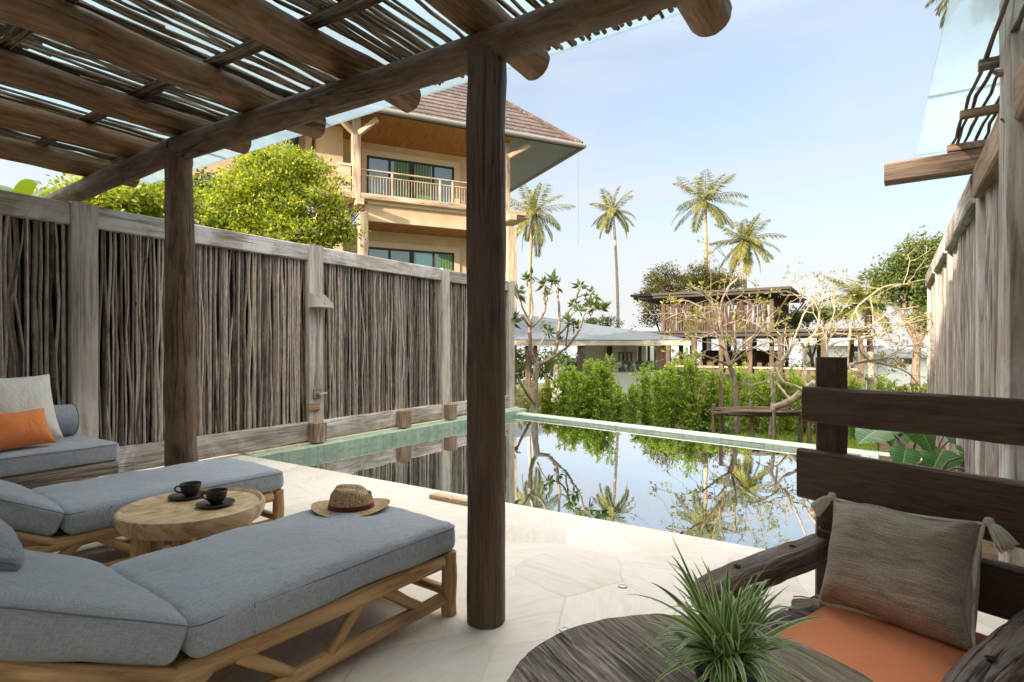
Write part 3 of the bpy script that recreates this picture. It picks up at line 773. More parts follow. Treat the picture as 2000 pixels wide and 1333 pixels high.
def make_lounger():
    t = thing('sun_lounger', 'x', 'sun lounger', (0, 0, 0), 0, 'log framed sun loungers side by side')
    SL, W_, TH = 1.20, .755, .130
    mb = MB(); Mx = TR(0, .035 - SL / 2, .362); mb.cushion(Mx, W_, SL, TH, .046, .018, 14, .010); c = mb.build('seat_cushion', M['cushion'], t, False, 70)
    mb = MB(); ring_seam(mb, Mx, W_ - .002, SL - .002, TH / 2 - .022, .044)
    for s in (-1, 1): mb.tube([Mx @ V((s * (W_ / 2 + .001), -SL / 2 + .2, z)) for z in (-.05, 0, .046)], .0022, 5)
    mb.build('piping', M['seam'], c, False)
    ang = rad(27); yb = .035 - SL - .032
    Mb = TR(0, yb, .300) @ RX4(-ang) @ TR(0, -.40, .068)
    mb = MB(); mb.cushion(Mb, W_, .80, .135, .042, .026, 14, .012); c = mb.build('back_cushion', M['cushion'], t, False, 70)
    mb = MB(); ring_seam(mb, Mb, W_ + .002, .802, .05, .035); mb.build('piping', M['seam'], c, False)
    for s in (-1, 1):
        mb = MB(); jlog(mb, (s * .338, -2.02, .262), (s * .338, -.05, .258), .037, .035, sub=14, wob=.012); mb.build('side_rail', M['honey'], t, False)
        mb = MB(); jlog(mb, (s * .338, -2.0, .075), (s * .338, -.05, .080), .030, .031, sub=14, wob=.010); mb.build('lower_rail', M['honey'], t, False)
        for y in (-.005, -1.98):
            mb = MB(); jlog(mb, (s * .350, y, 0), (s * .348, y, .292), .036, .036, dome=.06, jit=.03); mb.build('leg', M['honey'], t, False)
        for ya, yb_ in ((-.40, -.17), (-.50, -.66), (-1.0, -.80), (-1.10, -1.30), (-1.62, -1.44), (-1.70, -1.88)):
            mb = MB(); jlog(mb, (s * .338, ya, .245), (s * .338, yb_, .085), .025, .022, wob=.004); mb.build('brace', M['honey'], t, False)
        e = TR(0, yb, .275) @ RX4(-ang)
        mb = MB(); jlog(mb, e @ V((s * .34, .02, -.01)), e @ V((s * .34, -.80, -.01)), .029, .028, wob=.008); mb.build('back_rail', M['honey'], t, False)
        mb = MB(); jlog(mb, e @ V((s * .31, -.55, -.03)), V((s * .31, yb - .25, .25)), .02, .02); mb.build('back_prop', M['honey'], t, False)
    for y, z, r in ((-.005, .235, .030), (-.005, .105, .026), (-1.15, .255, .03), (-1.98, .25, .03), (-.55, .262, .022), (-.85, .262, .022)):
        mb = MB(); jlog(mb, (-.35, y, z), (.35, y, z), r, r * .9); mb.build('cross_bar', M['honey'], t, False)
    mb = MB(); jlog(mb, (-.30, -.005, .22), (.05, -.01, .11), .018, .016); mb.build('brace', M['honey'], t, False)
    mb = MB(); mb.plank((-.33, -.6, .284), (.33, -.6, .284), 1.08, .014, ch=.003); mb.build('slat_base', M['bench'], t, False)
    mb = MB(); e = TR(0, yb, .29) @ RX4(-ang); mb.plank(e @ V((-.32, -.4, -.006)), e @ V((.32, -.4, -.006)), .76, .012, up=e.to_3x3() @ V((0, 0, 1)), ch=.003); mb.build('slat_base', M['bench'], t, False)
    return t
def put(o, loc, rz=0, label=None):
    o.location = loc; o.rotation_euler = (0, 0, rz)
    if label: o['label'] = label
    return o
lounger = make_lounger()
lounger2 = copy_tree(lounger)
put(lounger, (-2.015, 2.07, 0), rad(-3.6), 'nearest grey cushioned log lounger, with the straw hat on its foot end')
put(lounger2, (-3.685, 2.33, 0), rad(-4.2), 'farther grey cushioned log lounger, behind the round table with the cups')
mb = MB(); Mx = TR(-2.17, .44, .725) @ Matrix.Rotation(rad(0), 4, 'Z') @ RX4(rad(-27)); mb.cushion(Mx, .50, .30, .125, .045, .03, 8, .010, .05)
hp = mb.build('headrest_pillow', M['cushion'], None, angle=70); tag(hp, 'small grey pillow lying on the raised back of the nearest lounger', 'pillow')
mb = MB(); ring_seam(mb, Mx, .49, .29, -.005, .045, .003); mb.build('piping', M['seam'], hp)

# ------------------------------------------------------------------ round log table, cups, hat
tc_ = V((-2.935, 1.535, 0))
ct = thing('coffee_table', 'round pale slab table on stout log legs between the two loungers', 'table', tc_)
mb = MB()
def edge_fn(p, a, i):
    k = 1 + .022 * noise.noise(V((math.cos(a) * 1.3, math.sin(a) * 1.3, 2))) + .012 * noise.noise(V((math.cos(a) * 4, math.sin(a) * 4, p.z * 12)))
    return V((p.x * k, p.y * k, p.z))
prof = [(0, .345), (.20, .345), (.285, .347), (.318, .362), (.334, .392), (.337, .420), (.333, .440), (.322, .443), (.314, .437), (.306, .428), (.20, .426), (0, .426)]
mb.lathe(prof, tc_, 64, edge_fn)
o = mb.build('table_top', M['trunkwood'], ct)
# planar grain for the slab
me = o.data; ul = me.uv_layers[0]
for lp in me.loops:
    c = me.vertices[lp.vertex_index].co; ul.data[lp.index].uv = (c.x * .9 + 3, c.y + c.z * 2)
for k in range(6):
    a = rad(20 + 60 * k); d = V((math.cos(a), math.sin(a), 0))
    mb = MB(); jlog(mb, tc_ + d * .255, tc_ + d * .235 + V((0, 0, .352)), .043, .041, dome=.06, jit=.04); mb.build('leg', M['honey'], ct)
def make_cup():
    c = thing('coffee_cup', 'x', 'cup', (0, 0, 0), 0, 'dark coffee cups on the round table')
    mb = MB(); mb.lathe([(0, .0), (.026, .0), (.028, .004), (.040, .018), (.048, .040), (.052, .066), (.0535, .068), (.052, .069), (.050, .066), (.046, .04), (.038, .02), (0, .014)], n=36); mb.build('bowl', M['ceramic'], c, False)
    mb = MB(); mb.lathe([(0, .05), (.0475, .05)], n=30); mb.build('coffee', M['coffee'], c, False)
    mb = MB(); mb.tube([V((.046, 0, .052)), V((.066, 0, .056)), V((.078, 0, .046)), V((.074, 0, .032)), V((.060, 0, .024)), V((.043, 0, .022))], [.006, .005, .005, .005, .005, .006], 8); mb.build('handle', M['ceramic'], c, False)
    return c
def saucer(loc, label):
    mb = MB(); mb.lathe([(0, .004), (.04, .003), (.045, .0), (.06, .004), (.088, .012), (.092, .014), (.090, .017), (.06, .010), (.035, .008), (0, .008)], n=40)
    o = mb.build('saucer', M['ceramic'], None); o.location = loc
    return tag(o, label, 'saucer', 'dark saucers on the round table')
zt = .4275
s1, s2 = P(366, 969, .436), P(421, 984, .436)
saucer((s1.x, s1.y, zt), 'dark saucer under the cup farther from the lounger with the hat')
saucer((s2.x, s2.y, zt), 'dark saucer under the cup nearer to the lounger with the hat')
cup = make_cup(); cup2 = copy_tree(cup)
hd = math.atan2(RT.y, RT.x) + math.pi
put(cup, (s1.x + .01, s1.y + .012, zt + .008), hd + .25, 'dark cup of coffee on the round table, farther from the lounger with the hat')
put(cup2, (s2.x, s2.y + .005, zt + .008), hd - .05, 'dark cup of coffee on the round table, nearer to the lounger with the hat')

hc = P(686, 994, .437)
hat = thing('straw_hat', 'plaited straw hat with a dark red band lying on the near lounger', 'hat', (hc.x, hc.y, .437), YAW + rad(8))
def hat_fn(p, a, i):
    x, y, z = p.x * 1.0, p.y * .86, p.z
    r = math.hypot(p.x, p.y)
    if r > .118: z += .026 * (abs(math.cos(a)) ** 2.0) * ((r - .118) / .075) ** 1.5 - .006 * ((r - .118) / .075) * abs(math.sin(a)) * (1 if math.sin(a) < 0 else .2)
    if z > .045 and r < .118:
        k = min(1, (z - .045) / .08)
        y *= 1 - .40 * k * max(0, math.cos(a)) ** 3
        x *= 1 + .02 * k
        if z > .10:
            z -= .034 * max(0, 1 - (y / .040) ** 2) * (1 - .3 * (x / .09)) * min(1, (z - .10) / .02)
            z -= .030 * max(0, x / .09) ** 2
            z += .012 * max(0, -x / .09)
    return V((x, y, z * .80 if z > 0 else z))
prof = [(.190, .006), (.192, .009), (.186, .0095), (.165, .007), (.14, .006), (.122, .007), (.112, .012), (.1095, .022), (.107, .04), (.1045, .06), (.101, .08), (.098, .098), (.095, .112), (.090, .124), (.082, .132), (.070, .136), (.052, .137), (.035, .137), (.018, .137), (0, .137)]
mb = MB(); mb.lathe(prof, n=72, fn=hat_fn); mb.lathe([(.190, .006), (.16, .003), (.13, .002), (.115, .002)], n=72, fn=hat_fn); mb.build('straw', M['straw'], hat, False, 80)
mb = MB(); mb.lathe([(.1145, .011), (.1125, .020), (.1095, .038), (.1085, .040), (.105, .038)], n=72, fn=hat_fn); mb.build('hat_band', M['band'], hat, False)

# ------------------------------------------------------------------ day bed by the fence
db = thing('daybed', 'low rough timber daybed with a grey mattress against the stick fence', 'daybed', (-5.62, 1.0, 0))
x0, x1 = -6.06, -5.19; ye = 2.12; yb = -1.2
mb = MB(); mb.plank((x1 - .05, yb, .265), (x1 - .05, ye - .01, .265), .10, .115, seg=22, rough=.009, ch=.014); mb.build('front_beam', M['bench'], db)
mb = MB(); mb.plank((x0 + .05, yb, .265), (x0 + .05, ye - .01, .265), .10, .115, seg=22, rough=.009, ch=.014); mb.build('back_beam', M['bench'], db)
mb = MB(); mb.plank((x0 + .1, ye - .06, .26), (x1 - .1, ye - .06, .26), .10, .10, seg=6, rough=.008, ch=.014); mb.build('end_beam', M['bench'], db)
for yy in (1.78, .55, -.7):
    mb = MB(); mb.plank((x1 - .16, yy, .0), (x1 - .16, yy, .212), .20, .16, up=(1, 0, 0), seg=3, rough=.006, ch=.014); mb.build('leg', M['honey'], db)
    mb = MB(); mb.plank((x0 + .16, yy, .0), (x0 + .16, yy, .212), .20, .16, up=(1, 0, 0), seg=3, rough=.006, ch=.014); mb.build('leg', M['honey'], db)
mb = MB(); mb.plank((-5.625, yb, .31), (-5.625, ye - .12, .31), .66, .02, ch=.003); mb.build('slat_base', M['bench'], db)
mb = MB(); Mx = TR((x0 + x1) / 2 + .012, (yb + ye) / 2, .398); mb.cushion(Mx, x1 - x0 + .02, ye - yb, .145, .04, .008, 12, .005); c = mb.build('mattress', M['cushion'], db, angle=70)
mb = MB(); ring_seam(mb, Mx, x1 - x0 + .022, ye - yb + .002, .055, .041); mb.build('piping', M['seam'], c)
# bolster, pillows
bz = .475 + .135
bo = thing('bolster', 'grey round bolster lying along the back of the daybed', 'bolster', (-5.90, 1.4, bz))
mb = MB()
prof = [(0, 0), (.11, 0), (.126, .006), (.134, .016), (.135, .03)] + [(.135 + .002 * math.sin(k), .06 + k * .1) for k in range(11)] + [(.134, 1.10), (.12, 1.11), (0, 1.11)]
tmp = MB(); tmp.lathe([(r, z) for r, z in prof], n=32)
mb.v = [V((-5.90 + p.x, 2.05 - p.z, bz + p.y)) for p in tmp.v]; mb.f = [list(reversed(f)) for f in tmp.f]; mb.uv = [[(u * .85, v) for u, v in reversed(x)] for x in tmp.uv]; mb.mi = tmp.mi
c = mb.build('cover', M['cushion'], bo)
mb = MB(); mb.tube([V((-5.90 + .131 * math.cos(a), 2.042, bz + .131 * math.sin(a))) for a in [k * math.pi / 16 for k in range(33)]], .004, 6, caps=False); mb.build('piping', M['seam'], bo)
mb = MB(); mb.cushion(TR(-6.03, 1.15, .62), .07, 1.35, .28, .02, .0, 8, .003); tag(mb.build('back_panel', M['cushion'], None, angle=70), 'flat grey back cushion standing against the fence behind the bolster', 'cushion')
def corner_pillow(name, label, mat, ctr, w, h, th, yaw, lean, roll=0, pinch=.075, puff=.05):
    Mx = TR(*ctr) @ Matrix.Rotation(yaw, 4, 'Z') @ RX4(rad(90) - lean) @ Matrix.Rotation(roll, 4, 'Z')
    mb = MB(); mb.cushion(Mx, w, h, th, .02, puff, 14, .008, pinch, fq=7)
    o = mb.build(name, mat, None, angle=80); tag(o, label, 'pillow')
    return o, Mx
def seam_loop(Mx, w, h, pinch, r):
    pts = []
    for k in range(97):
        q = k / 96 * 4; s = int(q) % 4; f = (q - int(q)) * 2 - 1
        u, v = [(f, -1), (1, f), (-f, 1), (-1, -f)][s]
        kx = 1 - pinch * (1 - v * v) * abs(u) ** 3; ky = 1 - pinch * (1 - u * u) * abs(v) ** 3
        pts.append(Mx @ V((u * w / 2 * kx, v * h / 2 * ky, 0)))
    mb = MB(); mb.tube(pts, r, 6, caps=False)
    return mb
# local +X of the pillow faces: yaw turns the pillow so that it looks at the pool side
pc = PD(40, 800, 4.75)
o, Mx = corner_pillow('cream_pillow', 'large cream pillow leaning on the bolster behind the orange pillow', M['cream'], (-5.66, 1.57, .755), .58, .56, .12, rad(97), rad(22))
seam_loop(Mx, .58, .56, .075, .004).build('piping', M['cream'], o)
o, Mx = corner_pillow('orange_pillow', 'small bright orange pillow in front of the cream one on the daybed', M['orange'], (-5.42, 1.50, .620), .50, .30, .11, rad(100), rad(30), rad(2))
seam_loop(Mx, .50, .30, .075, .003).build('piping', M['orange'], o)

# ------------------------------------------------------------------ armchair of old timber
CA = math.atan2(-.395, .918)
ch = thing('armchair', 'heavy dark timber armchair with wide back slats beside the right wall', 'armchair', (.150, 2.165, 0), CA)
def cp(n, mb, m=M['dark'], **k): return mb.build(n, m, ch, False, **k)
for x in (-.30, .30):
    mb = MB(); mb.plank((x, 0, .0), (x, .0, 1.212), .088, .07, up=(0, 1, 0), seg=14, rough=.004, ch=.012); cp('rear_post', mb)
    mb = MB(); mb.plank((x - .005, -.60, 0), (x - .005, -.60, .495), .085, .085, up=(0, 1, 0), seg=6, rough=.004, ch=.012); cp('front_post', mb)
    mb = MB()
    n = 14; pts = []; secs = []
    ph = ru(0, 50)
    for i in range(n + 1):
        f = i / n; yy = -.03 - .70 * f
        w = .084 + .010 * math.sin(f * 2.6) - .03 * max(0, f - .93) / .07; t_ = .085 - .012 * f - .02 * max(0, f - .93) / .07
        pts.append(V((x, yy, .546 + .004 * math.sin(f * 3) - .018 * max(0, f - .85) / .15)))
        c_ = .014
        base = [(t_ / 2, w / 2 - c_), (t_ / 2 - c_, w / 2), (-t_ / 2 + c_, w / 2), (-t_ / 2, w / 2 - c_), (-t_ / 2, -w / 2 + c_), (-t_ / 2 + c_, -w / 2), (t_ / 2 - c_, -w / 2), (t_ / 2, -w / 2 + c_)]; base.reverse()
        secs.append([(a + .004 * noise.noise(V((ph, f * 9, k // 2 * 3))), b + .005 * noise.noise(V((ph + 5, f * 7, k // 2 * 3)))) for k, (a, b) in enumerate(base)])
    mb.sweep(pts, secs, side=(0, 0, 1)); arm = cp('arm', mb, M['arm'])
    for yy in (-.25, -.55):
        mb = MB(); mb.disc(.011, .0, (x, yy,   .5895 + .004 * math.sin(-(yy + .03) / .7 * 3)), 14); mb.build('peg_hole', M['backing'], arm, False)
    mb = MB(); mb.plank((x, -.02, .30), (x, -.58, .30), .05, .07, seg=4, rough=.004, ch=.008); cp('side_stretcher', mb)
for z, h, xa, xb in ((1.045, .125, -.365, .42), (.795, .178, -.385, .44), (.575, .15, -.30, .42)):
    mb = MB(); mb.plank((xa, -.055, z), (xb, -.055, z), .038, h, seg=14, rough=.0035, ch=.008); cp('back_slat', mb)
for i, yy in enumerate((-.09, -.22, -.35, -.48, -.60)):
    mb = MB(); mb.plank((-.30, yy, .375), (.30, yy, .375), .125, .04, seg=8, rough=.0035, ch=.008); cp('seat_board', mb, M['arm'])
mb = MB(); mb.plank((-.26, -.645, .31), (.26, -.645, .31), .04, .10, seg=5, rough=.003, ch=.008); cp('apron', mb)
mb = MB(); mb.plank((-.31, -.055, .57), (-.225, -.055, .57), .05, .10, seg=2, rough=.003, ch=.008); cp('arm_block', mb)
mb = MB(); mb.cushion(XF[ch.name] @ TR(.045, -.36, .424), .47, .58, .052, .022, .012, 14, .008); sc_ = mb.build('seat_cushion', M['coral'], None, angle=75)
tag(sc_, 'thin coral orange seat cushion on the dark timber armchair', 'cushion')
Mx = XF[ch.name] @ TR(-.015, -.205, .610) @ RX4(rad(90) - rad(24)) @ Matrix.Rotation(rad(3), 4, 'Z')
pw, phh = .385, .325
tp = thing('tassel_pillow', 'brown woven pillow with cream edging and corner tassels on the armchair', 'pillow', Mx.translation)
mb = MB(); mb.cushion(Mx, pw, phh, .17, .02, .035, 18, .015, .06, fq=7); cov = mb.build('cover', M['weave'], tp, angle=80)
mb = seam_loop(Mx, pw, phh, .06, .006); mb.build('edging', M['tassel'], cov)
for (u, v) in ((-1, 1), (1, 1), (1, -1), (-1, -1)):
    c = Mx @ V((u * pw / 2, v * phh / 2, 0)); out = (Mx.to_3x3() @ V((u * .8, v * .5, .1))).normalized()
    if v > 0: dirs = (out * .5 + V((0, 0, -.75)) + Mx.to_3x3() @ V((0, 0, .30))).normalized()
    else: dirs = (out + V((0, 0, .05)) + Mx.to_3x3() @ V((0, 0, .35))); dirs.z = max(dirs.z, .0); dirs.normalize()
    mb = MB(); k0 = c + out * .013
    tmp = MB(); tmp.lathe([(0, -.014), (.009, -.011), (.0135, 0), (.009, .011), (0, .014)], k0, 12); mb.add(tmp.v, tmp.f, tmp.uv)
    for k in range(110):
        a = ru(0, 6.28); q = dirs.orthogonal().normalized(); q2 = dirs.cross(q)
        s_ = (q * math.cos(a) + q2 * math.sin(a)); f = ru(.2, 1)
        L = ru(.055, .07)
        mb.tube([k0 + dirs * .004 + s_ * .004, k0 + dirs * .02 + s_ * .015 * f, k0 + dirs * L * .6 + s_ * .021 * f + V((0, 0, -.004)), k0 + dirs * L + s_ * .026 * f + V((0, 0, -.012))], .0015, 4, caps=False)
    mb.build('tassel', M['tassel'], tp)

# ------------------------------------------------------------------ rough round table and plant in front
TC = V((-.267, 1.105, 0)); TRAD = .402; TZ = .55
rt = thing('round_table', 'rough round table of weathered grained wood under the spider plant', 'table', TC)
gd = rad(148)   # direction of the grain
mb = MB()
def rough_fn(p, a, i):
    k = 1 + .012 * noise.noise(V((math.cos(a) * 3, math.sin(a) * 3, 0))) + .010 * noise.noise(V((math.cos(a) * 11, math.sin(a) * 11, p.z * 30)))
    return V((p.x * k, p.y * k, p.z + .002 * noise.noise(V((p.x * 9, p.y * 9, 3)))))
rings = [(TRAD * k / 12, TZ) for k in range(12)] + [(TRAD - .012, TZ), (TRAD - .003, TZ - .004), (TRAD, TZ - .012), (TRAD + .002, TZ - .03), (TRAD - .002, TZ - .055), (TRAD - .012, TZ - .062), (0, TZ - .062)]
mb.lathe(list(reversed(rings)), TC, 120, rough_fn)
o = mb.build('table_top', M['rough'], rt)
me = o.data; ul = me.uv_layers[0]
for lp in me.loops:
    c = me.vertices[lp.vertex_index].co; u = c.x * math.cos(gd) + c.y * math.sin(gd); w = -c.x * math.sin(gd) + c.y * math.cos(gd)
    ul.data[lp.index].uv = (w + c.z * .8 + 7, u + 2)
mb = MB(); mb.lathe([(.17, 0), (.17, .03), (.10, .06), (.085, .2), (.10, .42), (.18, .485)], TC, 28, rough_fn); mb.build('pedestal', M['arm'], rt)
SPP = V((-.245, 1.165, TZ))
sp = thing('spider_plant', 'leafy spider plant with long pale edged blades on the rough round table', 'plant', SPP)
mb = MB(); mb.lathe([(0, .001), (.045, .001), (.05, .004), (.062, .06), (.064, .068), (.060, .068), (.056, .055), (0, .055)], SPP, 28); mb.build('pot', M['ceramic'], sp)
def mk_blade():
    t = NT('spider_plant_blade'); uv = t.uv()
    s = t.n('ShaderNodeSeparateXYZ'); t.l(uv, s.inputs[0])
    e = t.math('ABSOLUTE', t.math('SUBTRACT', s.outputs[0], .5))
    g = t.ramp(t.island(), [(0, (.07, .16, .024)), (.5, (.14, .275, .05)), (1, (.24, .37, .085))])
    col = t.mix(g, (.62, .66, .38), t.ramp(e, [(.25, (0, 0, 0)), (.36, (1, 1, 1))]))  # blade tones raised and pale edges widened to carry highlights
    pb = t.bsdf(col, .32, None, .5)
    tl = t.n('ShaderNodeBsdfTranslucent'); t.l(col, tl.inputs[0])
    mx = t.n('ShaderNodeMixShader'); mx.inputs[0].default_value = .3; t.l(pb, mx.inputs[1]); t.l(tl.outputs[0], mx.inputs[2])
    return t.done(mx.outputs[0])
M['blade'] = mk_blade()
mb = MB(); mb2 = MB()
random.seed(21)
for k in range(185):
    a = ru(0, 2 * math.pi); el = rad(ru(0, 70)) if k > 30 else rad(ru(50, 84))
    L = ru(.10, .215); hor = V((math.cos(a), math.sin(a), 0))
    w = ru(.0045, .0085); drp = ru(.6, 1.7) if k > 34 else ru(.1, .7)
    p = SPP + V((ru(-.03, .03), ru(-.03, .03), .055 + ru(0, .05))); n = 9; pts = []; ws = []; nr = []
    for i in range(n):
        f = i / (n - 1); pts.append(p.copy())
        e = el - drp * f * f * 1.3
        d = hor * math.cos(e) + V((0, 0, math.sin(e))); nrm_ = (-hor * math.sin(e) + V((0, 0, math.cos(e))))
        nr.append(nrm_); ws.append(max(.0004, w * (1 - f ** 2.2) * (.65 + .5 * min(1, f * 4))))
        p += d * (L / (n - 1))
        if p.z < TZ + .006: p.z = TZ + .006 + rnd() * .01
    mb.strip(pts, ws, nr)
for (px, py, dd, L) in ((1312, 1085, -.03, 1), (1350, 1112, .02, 1), (1272, 1138, -.02, 1), (1422, 1100, .0, 1), (1382, 1105, .03, 1), (1268, 1200, -.08, 1), (1505, 1145, .03, 1), (1255, 1215, .02, 1), (1610, 1205, .0, 1), (1320, 1180, -.05, 1)):
    d0 = (SPP - V((0, 0, TZ))).dot(FW)
    tip = PD(px, py, d0 + dd); base = SPP + V((ru(-.02, .02), ru(-.02, .02), .06))
    top = base.lerp(tip, .55) + V((0, 0, .05)); n = 12; pts = []; ws = []; nr = []
    for i in range(n):
        f = i / (n - 1); q = base * (1 - f) ** 2 + top * 2 * f * (1 - f) + tip * f * f; pts.append(q)
        ws.append(max(.0005, .0065 * (1 - f ** 2.5) * (.7 + .4 * min(1, f * 4)))); nr.append((-FW + V((0, 0, .8))).normalized())
    mb.strip(pts, ws, nr)
mb.build('leaves', M['blade'], sp, angle=180)
random.seed(33)
# ------------------------------------------------------------------ the villa beyond the fence
M['vrender'] = plain('warm_cream_render', (.57, .42, .275), .85, .2, .16, 1.1, .05)
M['vtrim'] = plain('pale_window_trim', (.66, .52, .36), .8, .2, .05, 4)
M['vwood'] = wood('sun_bleached_villa_timber', (.24, .16, .10), (.47, .34, .23), (.60, .47, .35), 12, 1.2, .3, .7, .6, .2)
def mk_soffit(name, c1, c2, c3):
    t = NT(name); uv = t.uv()
    w = t.n('ShaderNodeTexWave', wave_type='BANDS', bands_direction='X'); w.inputs['Scale'].default_value = 3.2; t.l(uv, w.inputs['Vector'])
    g = t.noise(t.map(uv, (14, 1.0, 1)), 1, 4, .6)
    col = t.ramp(g, [(.35, c1), (.55, c2), (.7, c3)])
    col = t.mix(col, (.08, .03, .01), t.ramp(w.outputs['Fac'], [(.0, (.7, .7, .7)), (.08, (0, 0, 0))]))
    return t.done(t.bsdf(col, .45, t.bump(w.outputs['Fac'], .2, .01), .4))
M['soffit'] = mk_soffit('varnished_soffit_boards', (.30, .11, .03), (.42, .17, .055), (.50, .23, .085))
M['shade_soffit'] = mk_soffit('shade_grey_boards', (.06, .054, .05), (.085, .077, .072), (.105, .096, .09))  # grey copy of the soffit boards, the side eave's shade painted in
def mk_roof():
    t = NT('brown_clay_tiles'); uv = t.uv()
    b = t.n('ShaderNodeTexBrick'); t.l(uv, b.inputs['Vector']); b.inputs['Scale'].default_value = 1; b.inputs['Brick Width'].default_value = .42; b.inputs['Row Height'].default_value = .36; b.inputs['Mortar Size'].default_value = .012; b.inputs['Bias'].default_value = -.1
    b.inputs['Color1'].default_value = (.085, .066, .058, 1); b.inputs['Color2'].default_value = (.135, .092, .075, 1); b.inputs['Mortar'].default_value = (.05, .035, .03, 1)
    g = t.noise(uv, .8, 5, .7); n2 = t.noise(t.map(uv, (1 / .42, 1 / .36, 1)), 2.2, 2, .8)
    col = t.mix(b.outputs['Color'], t.ramp(g, [(.35, (.6, .6, .62)), (.65, (1.3, 1.2, 1.15))]), 1, 'MULTIPLY')
    col = t.mix(col, (.50, .42, .34), t.ramp(n2, [(.63, (0, 0, 0)), (.68, (.7, .7, .7))]))
    return t.done(t.bsdf(col, .75, t.bump(b.outputs['Fac'], -.5, .03), .3))
M['rooftile'] = mk_roof()
def mk_glass(name, col=(.03, .06, .06), rough=.03):
    t = NT(name); return t.done(t.bsdf(col, rough, None, .9, IOR=1.9))
M['vglass'] = mk_glass('villa_window_glass', (.02, .13, .125))  # turquoise reflection of sky and sea tinted into the base colour
M['gutter'] = plain('pale_metal_gutter', (.20, .19, .18), .5, .4, .05)
M['curtain'] = None
def mk_curtain():
    t = NT('green_curtain'); uv = t.uv()
    w = t.n('ShaderNodeTexWave', wave_type='BANDS', bands_direction='X'); w.inputs['Scale'].default_value = 2.2; w.inputs['Distortion'].default_value = 1.2; t.l(uv, w.inputs['Vector'])
    return t.done(t.bsdf(t.ramp(w.outputs['Fac'], [(0, (.04, .10, .035)), (1, (.14, .26, .09))]), .5, None, .6))
M['curtain'] = mk_curtain()
P0 = PD(695, 380, 24.0)
VR = math.atan2(.846, .532)
vl = thing('villa', 'three storey cream villa with steep brown tiled roof and timber balconies behind the fence', 'villa', (P0.x, P0.y, 0), VR)
def vb(n, c, sz, m, par=None, **k):
    mb = MB(); mb.box(c, sz, **k); return mb.build(n, m, par or vl, False)
vb('wall', (2.6, 2.25, 9.3), (10.4, .3, 3.1), M['vrender']); vb('wall', (2.6, 2.25, 5.2), (10.4, .3, 3.1), M['vrender']); vb('wall', (2.6, 2.25, 1.3), (10.4, .3, 4.6), M['vrender'])
vb('side_wall', (7.65, 8.2, 4.9), (.3, 11.5, 12.0), M['vrender']); vb('wall', (-5.2, 2.1, 4.9), (5.2, .3, 12.0), M['vrender'])
vb('pilaster', (-.95, 1.5, 4.9), (1.1, 1.2, 12.0), M['vrender']); vb('pilaster', (-1.75, 1.95, 9.3), (.26, .5, 3.0), M['vtrim'])
# windows: trim, frame, panes, curtain
def vwin(t0, t1, z0, z1, ncut):
    w = vb('window', ((t0 + t1) / 2, 2.085, z1 - .14), (t1 - t0, .07, .28), M['vtrim'])
    vb('trim', (t1 - .15, 2.085, (z0 + z1 - .28) / 2), (.30, .07, z1 - z0 - .28), M['vtrim'], w); vb('trim', (t0 + .12, 2.085, (z0 + z1 - .28) / 2), (.24, .07, z1 - z0 - .28), M['vtrim'], w)
    a, b, zt = t0 + .24, t1 - .30, z1 - .28
    vb('glass', ((a + b) / 2, 2.10, (z0 + zt) / 2), (b - a, .02, zt - z0), M['vglass'], w, ch=.001)
    mb = MB()
    for i in range(ncut + 1):
        x = a + (b - a) * i / ncut; ww = .22 if i == ncut // 2 else .11
        mb.box((min(max(x, a + .055), b - .055), 2.075, (z0 + zt) / 2), (ww, .04, zt - z0), ch=.003)
    mb.box(((a + b) / 2, 2.070, zt - .05), (b - a, .04, .10), ch=.003); mb.box(((a + b) / 2, 2.070, z0 + .05), (b - a, .04, .10), ch=.003)
    mb.build('frame', M['iron'], w, False)
    return w, a, b, zt
w, a, b, zt = vwin(.6, 5.45, 7.85, 10.48, 4)
for c, s in ((.40, .20), (.62, .20)):
    x = a + (b - a) * c; mb = MB(); hw = (b - a) * s / 2
    mb.quad((x - hw, 2.086, 7.9), (x + hw, 2.086, 7.9), (x + hw, 2.086, zt), (x - hw, 2.086, zt)); mb.build('curtain', M['curtain'], w, False)
w, a, b, zt = vwin(.6, 5.45, 3.9, 6.2, 4)
x = b - .45; mb = MB(); mb.quad((x - .35, 2.086, 3.95), (x + .35, 2.086, 3.95), (x + .35, 2.086, zt), (x - .35, 2.086, zt)); mb.build('curtain', M['curtain'], w, False)
w = vb('window', (-3.1, 1.93, 9.2), (1.9, .05, 2.8), M['iron']); vb('glass', (-3.1, 1.90, 9.2), (1.6, .02, 2.5), M['vglass'], w, ch=.001)
# slabs, soffits
vb('balcony_floor', (2.6, 1.05, 7.62), (11.5, 2.1, .18), M['vrender']); vb('balcony_fascia', (3.7, .25, 7.08), (6.6, .18, .72), M['vrender']); vb('balcony_fascia', (3.7, .10, 7.50), (6.4, .14, .12), M['vtrim'])
mb = MB(); mb.quad((.4, .3, 6.74), (7.2, .3, 6.74), (7.2, 2.1, 6.70), (.4, 2.1, 6.70)); mb.build('soffit', M['soffit'], vl, False)
mb = MB(); mb.quad((-8, -.66, 11.10), (7.3, -.66, 11.10), (7.3, 2.1, 10.80), (-8, 2.1, 10.80)); mb.build('soffit', M['soffit'], vl, False)
mb = MB(); mb.quad((7.3, -.66, 11.10), (10.7, -.66, 11.10), (10.7, 14, 11.10), (7.3, 14, 10.95)); mb.build('soffit', M['shade_soffit'], vl, False)
